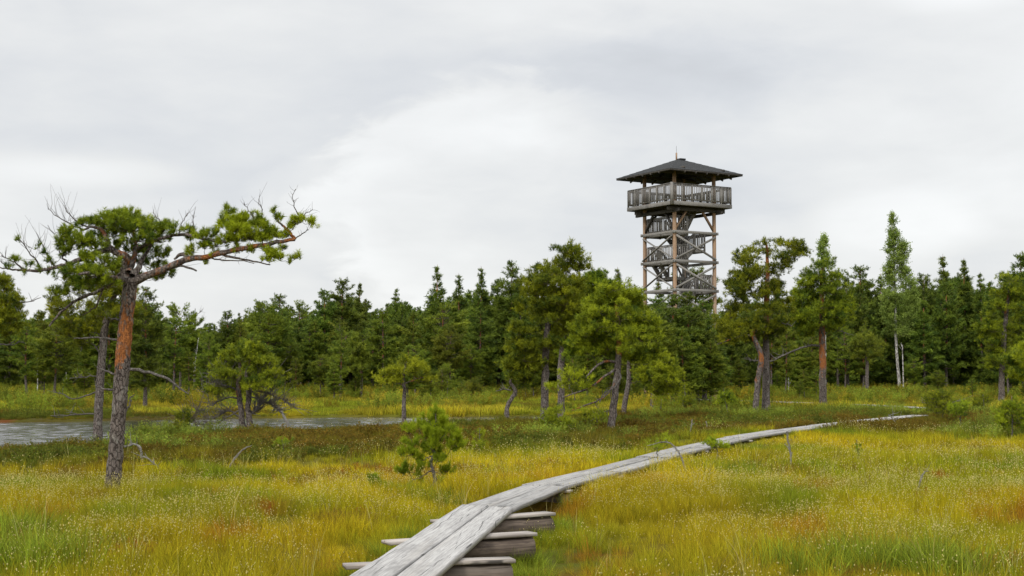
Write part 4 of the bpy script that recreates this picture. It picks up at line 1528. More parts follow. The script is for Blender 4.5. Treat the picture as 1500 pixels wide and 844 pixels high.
hero('tall white-stemmed birch with a narrow pale green crown towering over the right forest',
     [[(1318, 572, 2.8), (1316, 548, 2.7), (1313, 515, 2.5), (1312, 480, 2.3), (1311, 430, 1.9), (1310, 380, 1.6), (1306, 330, .9)]],
     [(314, 1303, 1310), (328, 1299, 1317), (345, 1298, 1320), (355, 1296, 1334), (375, 1296, 1336), (392, 1294, 1334), (410, 1291, 1346), (440, 1288, 1348), (465, 1288, 1350), (485, 1290, 1345)],
     112, 60, 0.52, 0.36, 0.45, mat='leaves', seed=13, red=(2, 3, 0), D=112, name='birch_tree', cat='birch tree', barkmat='birch',
     k=7, nlen=0.085, nwid=0.062, slen=0.42, spread=(0.5, 2.6), quad=True, depth=0.6, up=-0.2, leafname='crown')
hero('loose birch top sticking up behind the orange-trunked pine',
     [[(1208, 580, 3), (1208, 500, 2.6), (1207, 430, 2), (1207, 350, 1)]],
     [(345, 1204, 1211), (358, 1197, 1215), (372, 1196, 1219), (386, 1195, 1225)], 16, 40, 0.4, 0.4, 0.6, mat='leaves', seed=14, red=(2, 3, 0), D=108,
     name='birch_tree', cat='birch tree', barkmat='birch', k=7, nlen=0.09, nwid=0.065, slen=0.4, spread=(0.5, 2.6), quad=True, depth=0.6, up=-0.1)
hero('small pine on a thin bare stem between the orange-trunked pine and the birch',
     [[(1270, 585, 3.6), (1270, 560, 3.2), (1270, 535, 3), (1269, 512, 2.4), (1270, 495, 1.4)]],
     [(487, 1256, 1286), (498, 1245, 1298), (510, 1242, 1300), (522, 1248, 1292)], 30, 44, 0.6, 0.2, 0.42, seed=15, red=(.9, 1.2, .2), mat='needles_pale', nlen=0.11, nwid=0.022)
hero('small pine with a wavy bare grey stem right of the birch',
     [[(1385, 577, 3.2), (1383, 560, 3), (1379, 545, 2.9), (1373, 530, 2.8), (1370, 518, 2.5), (1378, 510, 2), (1376, 498, 1.4)]],
     [(470, 1372, 1398), (482, 1358, 1412), (495, 1352, 1420), (508, 1360, 1412)], 34, 44, 0.6, 0.2, 0.40, seed=16, red=(.9, 1.2, .1), mat='needles_pale', barkmat='dead', nlen=0.11, nwid=0.022)
hero('wide dark pine near the right edge with pale lower trunk and layered boughs',
     [[(1467, 592, 5.5), (1467, 560, 5), (1469, 520, 4.6), (1472, 480, 4), (1476, 440, 3), (1480, 415, 2)]],
     [(402, 1468, 1498), (420, 1455, 1510), (440, 1440, 1520), (460, 1432, 1525), (480, 1425, 1525), (500, 1430, 1525), (520, 1440, 1520), (540, 1430, 1500)],
     90, 60, 0.62, 0.18, 0.28, seed=17, red=(.5, .8, .4), mat='needles', nlen=0.10, nwid=0.02)
hero('bright green pine bough mass reaching in at the right edge',
     [[(1535, 640, 7), (1532, 600, 6.5), (1530, 560, 6), (1530, 520, 4)]],
     [(498, 1495, 1545), (510, 1478, 1570), (525, 1466, 1580), (540, 1464, 1580), (552, 1480, 1570)], 60, 66, 0.34, 0.10, 0.55, seed=18, red=(.6, .9, .4), k=14, nlen=0.07, nwid=0.012)
hero('green pine cut by the left edge, below the long bare limb',
     [[(-12, 606, 7), (-10, 560, 6.5), (-8, 500, 5.5), (-6, 440, 4), (-5, 410, 2)]],
     [(402, -25, 12), (415, -35, 22), (435, -40, 34), (455, -42, 40), (475, -42, 42), (490, -40, 20)], 64, 60, 0.5, 0.16, 0.38, seed=19, red=(.5, .8, .3),
     dead=[[(-8, 503, 2.4), (5, 505, 2), (20, 506, 1.5), (30, 500, 1)], [(-8, 470, 2), (18, 445, 1.6), (45, 442, 1.2), (60, 436, .8)]])
hero('pale thin pine with a flat-topped crown on the far bank behind the pond',
     [[(498, 584, 3.6), (499, 560, 3.2), (501, 535, 2.8), (503, 510, 2), (508, 490, 1.2)]],
     [(483, 504, 524), (498, 492, 535), (512, 480, 540), (528, 472, 545), (542, 478, 540)], 44, 46, 0.62, 0.18, 0.5, seed=20, red=(.4, .8, .3), mat='needles_pale', nlen=0.11, nwid=0.022,
     dead=[[(500, 540, 1.6), (485, 545, 1.2), (472, 552, .8)]])

# ---- 3. young pines and dwarf pines in the open bog
hero('bright green young pine standing alone in the grass left of the boardwalk',
     [[(632, 727, 3.2), (633, 708, 3), (636, 690, 3), (631, 676, 3), (633, 660, 2.6), (634, 640, 2), (637, 620, 1.3), (638, 606, .7)]],
     [], 0, 0, seed=30, red=(2, 3, 0), mat='needles_lime', barkmat='dead',
     extra_pads=[(634, 650, 14, 7, 36, .6, -.15), (628, 632, 12, 7, 30, .6, -.15), (640, 675, 9, 5, 20, .5, -.12), (638, 606, 8, 8, 30, .75, 0), (628, 616, 12, 7, 34, .7, .05), (648, 617, 12, 7, 34, .7, -.05), (636, 625, 16, 7, 40, .55, 0), (612, 625, 10, 7, 26, .7, .1), (655, 630, 10, 7, 30, .6, -.1),
                 (622, 640, 16, 8, 40, .45, 0), (645, 642, 16, 8, 36, .5, .1), (598, 632, 8, 9, 26, .75, 0), (666, 640, 10, 9, 36, .8, -.1), (672, 652, 9, 8, 30, .7, -.1), (660, 655, 10, 7, 26, .6, 0),
                 (608, 648, 12, 7, 34, .6, -.1), (590, 665, 10, 6, 34, .85, -.15), (604, 664, 12, 6, 30, .6, -.1), (620, 658, 12, 6, 30, .5, .1), (640, 662, 10, 5, 22, .4, .15), (616, 672, 8, 5, 18, .55, 0),
                 (655, 690, 12, 6, 34, .35, .1), (622, 702, 12, 5, 24, .35, .1), (650, 708, 10, 5, 20, .35, 0), (618, 684, 11, 5, 24, .45, -.1), (648, 672, 8, 4, 12, .4, .1), (600, 690, 16, 6, 40, .35, .15), (560, 712, 13, 9, 60, .4, 0), (548, 706, 10, 7, 36, .4, .1), (578, 722, 12, 7, 40, .4, .1), (595, 718, 10, 6, 24, .5, 0), (586, 690, 8, 5, 14, .35, .1)],
     limbs=[[(633, 690, 2.4), (620, 697, 2), (605, 705, 1.6), (590, 712, 1.3), (575, 716, 1)], [(634, 668, 2), (620, 674, 1.5), (608, 672, 1)]],
     k=60, nlen=0.062, nwid=0.0045, slen=0.09, spread=(0.3, 1.1), tnoise=0.09, bfac=0.012, up=0.9)


def small_pine(label, base, top, wpx, npads=10, n=22, tone=.55, mat='needles', seed=0, lean=0, cat='young pine', rows=None, nlen=.055, nwid=.008, k=16, dead=(), group=None, prz=.06):
    x, y = base
    h = y - top
    r = wpx / 2
    rw = rows or [(top, x + lean - r * .25, x + lean + r * .25), (top + h * .25, x + lean * .8 - r * .8, x + lean * .8 + r * .8), (top + h * .55, x + lean * .5 - r, x + lean * .5 + r), (top + h * .75, x - r * .7, x + r * .7)]
    Dd = ground_D(x, y)
    return hero(label, [[(x, y, max(1.0, h * .022)), (x + lean * .3 + 1, y - h * .4, max(.8, h * .018)), (x + lean * .7, y - h * .7, max(.6, h * .014)), (x + lean, top + 2, .5)]],
                rw, npads, n, r / F * Dd * .45, prz, tone, mat=mat, seed=seed, red=(2, 3, 0), barkmat='dead', k=k, nlen=nlen, nwid=nwid, slen=.06, spread=(.3, 1.1), cat=cat, dead=dead, bfac=.012, tnoise=.06, group=group)


small_pine('tiny pine with a rounded tuft crown in front of the far walk', (1065, 611), 574, 34, 12, 40, .35, seed=41, lean=-4,
           rows=[(576, 1055, 1072), (584, 1047, 1080), (592, 1047, 1078)])
small_pine('pine seedling with flat bright green boughs overlapping the boardwalk', (1050, 694), 646, 60, 9, 30, .85, 'needles_lime', 42,
           rows=[(646, 1030, 1056), (651, 1024, 1062), (656, 1060, 1088)], k=26, nlen=.05, nwid=.005, prz=.03)
small_pine('sparse pale green pine sapling beside the dead leaning stem', (962, 694), 640, 60, 8, 14, .75, 'needles_lime', 43, rows=[(640, 945, 990), (650, 945, 985), (662, 950, 975)], k=18, nlen=.05, nwid=.005, prz=.04)
small_pine('bright little pine in heather right of the young green pine', (702, 668), 625, 30, 9, 22, .75, 'needles_lime', 44, k=22, nlen=.055, nwid=.006)
small_pine('dark spreading dwarf pine near the far end of the boardwalk', (1380, 622), 572, 72, 26, 40, .30, seed=45, rows=[(573, 1365, 1392), (583, 1350, 1405), (594, 1345, 1412), (602, 1355, 1400)], prz=.09,
           dead=[[(1380, 600, 1.2), (1395, 590, 1), (1408, 586, .7)], [(1379, 600, 1.2), (1362, 592, 1), (1350, 590, .7)]])
small_pine('lime green dwarf pine on a thin stem just right of the dark spreading one', (1406, 631), 582, 46, 14, 26, .55, seed=46, rows=[(585, 1395, 1415), (595, 1386, 1425), (606, 1388, 1422)])
small_pine('leafy dwarf pine by the right edge above the white flower heads', (1482, 642), 578, 60, 24, 32, .45, seed=47, rows=[(585, 1470, 1500), (600, 1452, 1510), (618, 1455, 1512), (628, 1465, 1505)])
small_pine('round green dwarf pine beside the far walk behind the orange-trunked pine', (1245, 597), 580, 30, 10, 34, .6, seed=48)
small_pine('bushy little pine below the boughs of the pale thin pines at right', (1440, 606), 575, 44, 16, 30, .35, seed=49)
small_pine('slender tiny sapling alone in the yellow grass right of centre', (1255, 680), 642, 22, 5, 12, .5, seed=50, nlen=.05)
small_pine('lime green seedling low in the dark heather behind the fallen grey stick', (414, 664), 642, 50, 8, 10, .45, 'needles', 51, k=18, prz=.03, rows=[(644, 400, 430), (650, 394, 438)])
small_pine('loose green bush pine left of the dead snarled pine', (268, 640), 590, 30, 14, 24, .35, seed=52)
small_pine('pale green bush at the foot of the two clump trunks', (812, 640), 596, 60, 20, 26, .6, seed=53)
small_pine('low green pine tuft in heather below the pine with twisting limbs', (862, 632), 600, 46, 12, 26, .5, seed=54)
small_pine('thin young pine on the open grass behind the tiny rounded pine', (1003, 604), 560, 36, 14, 26, .5, seed=55)
small_pine('young pine in the yellow strip between the clump and the tower', (968, 602), 568, 34, 12, 24, .5, seed=56)
small_pine('small pine on the far bank behind the umbrella-crowned pine', (655, 588), 535, 44, 20, 34, .5, 'needles_pale', 57, nlen=.08, nwid=.014, prz=.12)
small_pine('low bushy pine on the far bank right of the umbrella-crowned pine', (690, 592), 555, 40, 16, 30, .4, 'needles_pale', 58, nlen=.08, nwid=.014, prz=.12)


def dead_stick(label, pts, D=None, n=12, twigs=3, L=0.12, seed=0, name='dead_tree', cat='dead tree', mat='stick'):
    rng = np.random.default_rng(seed)
    D = D or ground_D(pts[0][0], pts[0][1])
    b = at(pts[0][0], pts[0][1], D)
    off = np.array((b[0], b[1], gz(b[0], b[1]), 0))
    p = px_path(pts, D, n)
    p[:, 3] *= 0.72
    p[0, 2] -= 0.1
    p = p - off
    p[1:-1, :3] += rng.normal(0, 0.006, (n - 2, 3))
    tw = dead_twigs(p, rng, twigs, L, max(.003, p[-1, 3] * .8)) if twigs else []
    o = paths_mesh(name, [p] + list(tw), M[mat], None, 6, 0.0, 0.08)
    o.location = off[:3]
    tag(o, label, cat)


dead_stick('leaning grey dead stem in the grass in front of the boardwalk', [(1011, 708, 2.2), (1005, 690, 2), (996, 668, 1.8), (988, 652, 1.5), (978, 643, 1.2), (962, 650, .8), (948, 653, .5)], twigs=5, seed=61)
dead_stick('thin upright dead stem in front of the middle of the boardwalk', [(1158, 694, 2), (1159, 675, 1.8), (1156, 655, 1.7), (1153, 638, 1.5), (1153, 632, 2.4)], twigs=3, seed=62)
dead_stick('short grey dead stem touching the far boardwalk edge', [(1313, 632, 2.2), (1311, 620, 1.8), (1307, 612, 1.4), (1301, 608, .8)], twigs=10, L=.3, seed=63)
dead_stick('crooked dead stub among rusty moss at the right', [(1343, 726, 2.4), (1346, 712, 2.2), (1350, 698, 1.8), (1354, 691, 1.2), (1360, 690, .7)], twigs=5, L=.14, seed=64)
dead_stick('bent grey stick poking out of heather left of the young pine', [(336, 688, 1.6), (340, 676, 1.6), (350, 664, 1.8), (360, 655, 1.5), (366, 654, 1)], twigs=3, seed=65)
dead_stick('dark gnarled dead shrub stem right of the bent pine trunk', [(209, 678, 3), (207, 664, 2.6), (205, 652, 2.4), (195, 650, 1.8), (182, 655, 1.2)], twigs=8, L=.2, seed=66)
dead_stick('low arching grey branch lying in grass right of the bent pine', [(240, 694, 1.8), (232, 684, 1.7), (222, 675, 1.5), (210, 668, 1.2)], twigs=8, L=.2, seed=67)
dead_stick('dark bare bush of twigs at the edge of the pond', [(290, 632, 2.2), (288, 622, 1.8), (280, 612, 1.3), (268, 606, .9)], twigs=26, L=.75, seed=68, mat='twig')
dead_stick('bare leaning branch over the pond right of the snarled pine', [(422, 622, 3), (415, 608, 2.4), (408, 597, 1.8), (398, 592, 1.2)], twigs=10, L=.4, seed=69)
dead_stick('tiny grey dead twig in heather left of the boardwalk end', [(1037, 640, 1.5), (1036, 628, 1.3), (1034, 617, 1)], twigs=2, seed=70)
dead_stick('thin pale dead stem in heather behind the walk', [(1010, 645, 1.6), (1012, 630, 1.4), (1014, 614, .9)], twigs=3, seed=71)
dead_stick('slim standing dead pole in front of the forest right of the clump', [(673 + 315, 585, 1.6), (988, 560, 1.4), (989, 535, 1)], twigs=3, seed=72)

# ------------------------------------------------------------------ forest archetypes
def forest_tree(kind, seed, H=9.0, mat='needles_dark'):
    """Returns unlinked data: meshes for trunk and crown of one archetype of height H."""
    rng = np.random.default_rng(seed)
    n = 14
    t = np.linspace(0, 1, n)
    bend = np.cumsum(rng.normal(0, 0.035 if kind != 'spire' else 0.008, (n, 2)), 0) * H / 9
    bend -= bend[0]
    P = np.concatenate([bend, (t * H)[:, None], (0.014 * H * (1 - t) ** 0.8 + 0.008)[:, None]], 1)
    P[0, 2] = -0.2
    P[0, 3] *= 1.3
    pth = [P]
    SH = dict(p=[], d=[], s=[], c=[])
    prof = {'spire': (lambda u: 0.20 * (1 - u) ** 1.0 * (0.35 + 0.65 * min(1, (u + .08) * 3)) + .006),
            'fir': (lambda u: 0.19 * (1 - u) ** 0.95 + .005),
            'full': (lambda u: 0.23 * math.sqrt(max(0, 1 - ((u - .38) / .64) ** 2)) * (1 - .45 * u) * rng.uniform(.75, 1.15)),
            'round': (lambda u: 0.25 * math.sqrt(max(0, 1 - ((u - .5) / .55) ** 2))),
            'loose': (lambda u: 0.22 * math.sqrt(max(0, 1 - ((u - .5) / .56) ** 2)) * rng.uniform(.45, 1.15))}[kind]
    start = {'spire': .12, 'fir': .06, 'full': .18, 'round': .36, 'loose': .30}[kind]
    whorls = {'spire': 26, 'fir': 24, 'full': 22, 'round': 15, 'loose': 14}[kind]
    per = {'spire': 6, 'fir': 7, 'full': 6, 'round': 7, 'loose': 5}[kind]
    for w in range(whorls):
        u = (w + rng.uniform(0, .7)) / whorls
        z = H * (start + (1 - start) * u * .985)
        ix = np.interp(z / H, t, np.arange(n))
        i0 = min(int(ix), n - 2)
        o = P[i0, :3] * (1 - (ix - i0)) + P[i0 + 1, :3] * (ix - i0)
        for q in range(per):
            L = H * prof(u) * rng.uniform(.6, 1.18)
            if L < .05: L = .08
            az_ = rng.uniform(0, 6.283)
            el_ = {'spire': rng.uniform(-.1, .45), 'fir': rng.uniform(-.35, .15), 'full': rng.uniform(0, .6), 'round': rng.uniform(.0, .7), 'loose': rng.uniform(-.1, .7)}[kind]
            if u > .85: el_ += .5
            d = np.array((math.cos(az_) * math.cos(el_), math.sin(az_) * math.cos(el_), math.sin(el_)))
            tt = np.linspace(0, 1, 5)[:, None]
            c = o + d * L * tt
            c[:, 2] += (tt[:, 0] ** 2) * L * rng.uniform(.02, .25) - (tt[:, 0]) * L * .10
            c[1:] += rng.normal(0, .03 * L, (4, 3))
            pth.append(np.concatenate([c, np.linspace(max(.010, .022 * L), .004, 5)[:, None]], 1))
            ns = max(4, int(17 * L / (.12 * H) * H / 9) + 2)
            s = rng.uniform(.22 if kind != 'round' else .4, 1.0, ns) ** .8
            idx = s * 4
            j = np.minimum(idx.astype(int), 3)
            f = (idx - j)[:, None]
            q0 = c[j] * (1 - f) + c[j + 1] * f
            lat = np.array((-math.sin(az_), math.cos(az_), 0))
            off = lat * (rng.normal(0, .26, (ns, 1)) * L * (1.15 - s[:, None])) + rng.normal(0, .035 * H / 9 * 2, (ns, 3))
            tone = rng.normal(.42, .18)
            SH['p'].append(q0 + off)
            SH['d'].append(d * .7 + lat * rng.normal(0, .6, (ns, 1)) + np.array((0, 0, .55)) + rng.normal(0, .25, (ns, 3)))
            SH['s'].append(rng.uniform(.75, 1.25, ns) * np.interp(u, [.6, 1], [1, .55]))
            SH['c'].append(np.clip(tone + rng.normal(0, .22, ns), 0, 1.2))
    SH = {k_: np.concatenate(v_) for k_, v_ in SH.items()}
    tk = paths_mesh('trunk', [resample(P, 14)], M['bark'], None, 7, [redramp(14, .25, .5, .6)], .03)
    br = paths_mesh('branches', pth[1:], M['twig'], None, 3, .2)
    cr = crown_mesh('crown', SH, M[mat], None, 9, .27, .050, .20, (.35, 1.15), rng=rng)
    root = bpy.data.objects.new('pine_tree', None)
    for o_ in (tk, br, cr):
        COL.objects.unlink(o_)
        o_.parent = root
    return root, H


ARCH = {}
for kind, seeds, mat in (('spire', (1, 2, 3), 'needles_dark'), ('fir', (4, 5), 'needles_dark'), ('full', (6, 7, 8), 'needles_dark'),
                         ('round', (9, 10, 11), 'needles_pale'), ('loose', (12, 13, 14), 'needles_pale'), ('full_pale', (15, 16), 'needles_pale')):
    ARCH[kind] = [forest_tree(kind.replace('_pale', ''), 50 + s, 9.0, mat) for s in seeds]


def plant(kind, x, y, h, label, group, rng, wide=1.0, name=None, cat=None):
    src, H = ARCH[kind][rng.integers(len(ARCH[kind]))]
    nm = name or ('spruce_tree' if kind == 'fir' else 'pine_tree')
    z0 = float(gz(x, y))
    root = empty(nm, (x, y, z0), rng.uniform(0, 6.283))
    s = h / H
    root.scale = (s * wide, s * wide, s)
    tag(root, label, cat or nm.replace('_', ' '), group)
    for ch in src.children:
        c = ch.copy()
        COL.objects.link(c)
        c.parent = root
    return root


SKY_X = [-60, 0, 40, 100, 160, 215, 240, 262, 285, 330, 365, 380, 410, 437, 460, 480, 500, 530, 560, 580, 605, 640, 672, 705, 728, 750, 780, 860, 905, 950, 1000, 1040, 1100, 1200, 1240, 1262, 1290, 1350, 1380, 1412, 1440, 1470, 1497, 1560]
SKY_Y = [425, 432, 445, 440, 440, 425, 450, 472, 465, 462, 448, 440, 436, 448, 436, 432, 412, 425, 440, 426, 436, 428, 418, 412, 428, 415, 410, 405, 402, 428, 440, 440, 430, 415, 410, 404, 408, 405, 398, 395, 402, 408, 388, 385]


def region(px):
    return ('beyond the bent pine' if px < 260 else 'beyond the middle of the pond' if px < 560 else 'left of the pine clump' if px < 745 else
            'behind the pine clump' if px < 940 else 'by the tower' if px < 1055 else 'behind the orange-trunked pine' if px < 1255 else 'near the birch')


def build_forest():
    rng = np.random.default_rng(77)
    # explicit spires on the skyline: px, top row, distance, kind, label
    spires = [(640, 388, 118, 'spire', 'dark pointed pine, tallest spire left of the pine clump'),
              (672, 401, 120, 'spire', 'narrow pine spire just right of the tallest spire left of the clump'),
              (705, 392, 117, 'spire', 'slender pointed pine, second tallest spire before the clump'),
              (751, 388, 116, 'full', 'dark full-topped pine touching the left side of the pine clump'),
              (730, 415, 118, 'full', 'dark pine tucked between the last spire and the clump'),
              (905, 392, 112, 'spire', 'pointed treetop showing between the pine clump and the tower'),
              (872, 402, 112, 'full', 'broad treetop just right of the clump crown'),
              (500, 411, 114, 'full', 'broad dark treetop highest above the middle of the pond'),
              (472, 428, 112, 'full', 'dark treetop left of the broad highest one over the pond'),
              (527, 414, 120, 'spire', 'thin pointed treetop right of the broad highest one over the pond'),
              (580, 424, 122, 'fir', 'small dark spruce point halfway between pond and clump'),
              (410, 434, 116, 'full', 'rounded dark pine with a gap on either side over the pond'),
              (437, 446, 124, 'loose', 'thin airy pine between two dark rounded ones over the pond'),
              (380, 441, 118, 'spire', 'dark pine left of the rounded one over the pond'),
              (335, 458, 110, 'full', 'bushy dark pine with a level top at left centre'),
              (215, 424, 74, 'full', 'dark conical pine behind the right side of the bent pine trunk'),
              (963, 412, 100, 'fir', 'young spruce seen through the left side of the tower frame'),
              (1017, 398, 98, 'loose', 'brownish pine top seen through the middle of the tower frame'),
              (1262, 393, 116, 'full', 'dark treetop left of the tall birch'),
              (1240, 412, 112, 'full', 'dark pine shoulder right of the orange-trunked pine'),
              (1290, 402, 122, 'fir', 'dark spruce top close beside the birch'),
              (1350, 404, 118, 'full', 'short dark treetop just right of the birch'),
              (1381, 374, 118, 'spire', 'twin-topped dark pine, left of two high tops at the right'),
              (1412, 379, 120, 'spire', 'dark pine, right of the two high tops at the right'),
              (1437, 400, 118, 'fir', 'dark spruce between the two high tops and the right edge'),
              (1498, 373, 100, 'full', 'big dark pine rising at the right edge'),
              (1530, 380, 104, 'full', 'big dark pine just past the right edge')]
    for px, top, D, kind, lab in spires:
        p = at(px, top, D)
        plant(kind, p[0], D, p[2] + 0.1, lab, None, rng, 1.0 if kind in ('spire', 'fir') else 1.15)
    # trees in front of the tower's foot
    feet = {962: 'bushy dark pine hiding the left post of the tower', 985: 'dark pine rising right in front of the near tower post', 1010: 'full green pine covering the middle of the tower foot',
            1031: 'dark pine just left of the bare right tower post', 955: 'round-topped pine between the yellow-green pine and the tower foot', 1022: 'lower dark pine in front of the tower stairs foot',
            1040: 'low yellow-green pine below the right tower post', 1000: 'low yellow-green pine in front of the middle of the tower foot', 978: 'small dark pine low in front of the near tower post'}
    for px, top, D, kind in [(962, 438, 80, 'full'), (985, 434, 78, 'full'), (1010, 431, 79, 'full'), (1031, 444, 82, 'full'), (955, 470, 74, 'round'), (1022, 478, 80, 'full'), (1040, 500, 78, 'full_pale'), (1000, 480, 75, 'full_pale'), (978, 500, 76, 'full')]:
        p = at(px, top, D)
        plant(kind, p[0], D, p[2], feet[px], 'pines hiding the foot of the tower', rng, 1.5)
    # the forest wall, row by row
    for D, dx, dtop, kinds in ((112, 3.0, (14, 46), ('full', 'full', 'spire', 'full_pale')), (119, 2.9, (8, 34), ('full', 'full', 'fir', 'spire')),
                               (127, 2.9, (4, 26), ('full', 'spire', 'fir', 'full')), (136, 2.8, (3, 20), ('full', 'fir', 'full'))):
        x = -D * .385
        while x < D * .385:
            xx = x + rng.uniform(-1, 1)
            yy = D + rng.uniform(-3, 3)
            px = 750 + F * xx / yy
            top = np.interp(px, SKY_X, SKY_Y) + rng.uniform(*dtop)
            h = at(px, top, yy)[2]
            kind = kinds[rng.integers(len(kinds))]
            if h > 1.5:
                what = {'full': 'dark green full-crowned pine', 'spire': 'narrow dark pine', 'fir': 'dark conical spruce', 'full_pale': 'lighter green pine'}[kind]
                rg = region(px)
                plant(kind, xx, yy, h, '%s in the forest wall %s' % (what, rg), '%ss in the forest wall %s' % (what, rg), rng, rng.uniform(.95, 1.35))
            x += dx * rng.uniform(.75, 1.25)
    # small young pines filling the foot of the forest
    for i in range(44):
        yy = rng.uniform(84, 103)
        xx = rng.uniform(-.37, .37) * yy
        px = 750 + F * xx / yy
        if abs(px - 1317) < 14: continue
        rg = region(px)
        kind = ('full_pale', 'round', 'full_pale', 'loose')[rng.integers(4)]
        plant(kind, xx, yy, rng.uniform(1.0, 2.4), 'knee-high to head-high young pine in the bog edge %s' % rg, 'small young pines in the bog edge %s' % rg, rng, rng.uniform(1.1, 1.6))
    # lower, paler bog pines in front of the wall
    for D, dx, hr, kinds in ((107, 2.7, (3.8, 6.6), ('full_pale', 'round', 'loose', 'full', 'full_pale')), (100, 3.2, (2.6, 5.4), ('round', 'full_pale', 'loose')), (93, 6.0, (1.4, 4.6), ('round', 'loose', 'full_pale'))):
        x = -D * .385
        while x < D * .385:
            xx = x + rng.uniform(-1.2, 1.2)
            yy = D + rng.uniform(-3.5, 3.5)
            px = 750 + F * xx / yy
            if px < 250 or px > 1250: yy -= rng.uniform(0, 10)
            h = rng.uniform(*hr)
            kind = kinds[rng.integers(len(kinds))]
            if px < 300: h *= 1.15
            if abs(px - 1317) > 16 and abs(px - 1270) > 10 and abs(px - 1385) > 10:
                rg = region(px)
                what = {'full': 'low dark green bog pine', 'full_pale': 'low bushy yellow-green pine', 'round': 'round-topped low pale bog pine', 'loose': 'thin straggly low bog pine'}[kind]
                plant(kind, xx, yy, h, '%s at the forest edge %s' % (what, rg), '%ss at the forest edge %s' % (what, rg), rng, rng.uniform(.95, 1.35))
            x += dx * rng.uniform(.6, 1.4)


build_forest()
hero('bare dead pine top standing grey against the sky at left centre',
     [[(285, 580, 2.2), (285, 520, 1.8), (285, 480, 1.2), (286, 452, .6)]], [(470, 280, 290), (476, 278, 292)], 2, 4, .3, .1, .4, D=112, seed=80,
     name='dead_tree', cat='dead tree', barkmat='dead', red=(2, 3, 0),
     dead=[[(285, 470, 1), (278, 466, .7), (272, 462, .5)], [(285, 478, 1), (294, 470, .7), (299, 466, .5)], [(285, 490, 1), (276, 484, .7), (270, 482, .5)], [(285, 495, 1), (295, 487, .7), (300, 484, .5)], [(286, 463, .8), (292, 458, .6), (296, 455, .4)]], deadL=.5)
for (x0, y0, x1, y1, lab) in ((55, 560, 55, 520, 'short pale birch stem at far left behind the pond'), (98, 580, 97, 545, 'thin pale stem on the far bank at left'), (286, 530, 291, 495, 'leaning pale stem in the trees behind the snarled pine'), (1155 + 0, 578, 1155, 552, 'pale thin stem behind the trunks of the tall pines'), (1323, 552, 1322, 505, 'second thin pale stem close beside the birch')):
    dead_stick(lab, [(x0, y0 + 14, 1.3), (x0, y0, 1.2), ((x0 + x1) / 2, (y0 + y1) / 2, 1.0), (x1, y1, .7)], D=100 if x0 != 1155 else 95, twigs=2, L=.4, seed=x0, name='birch_tree', cat='birch tree', mat='birch')

# ------------------------------------------------------------------ ground plants, instanced
TMPL = {}


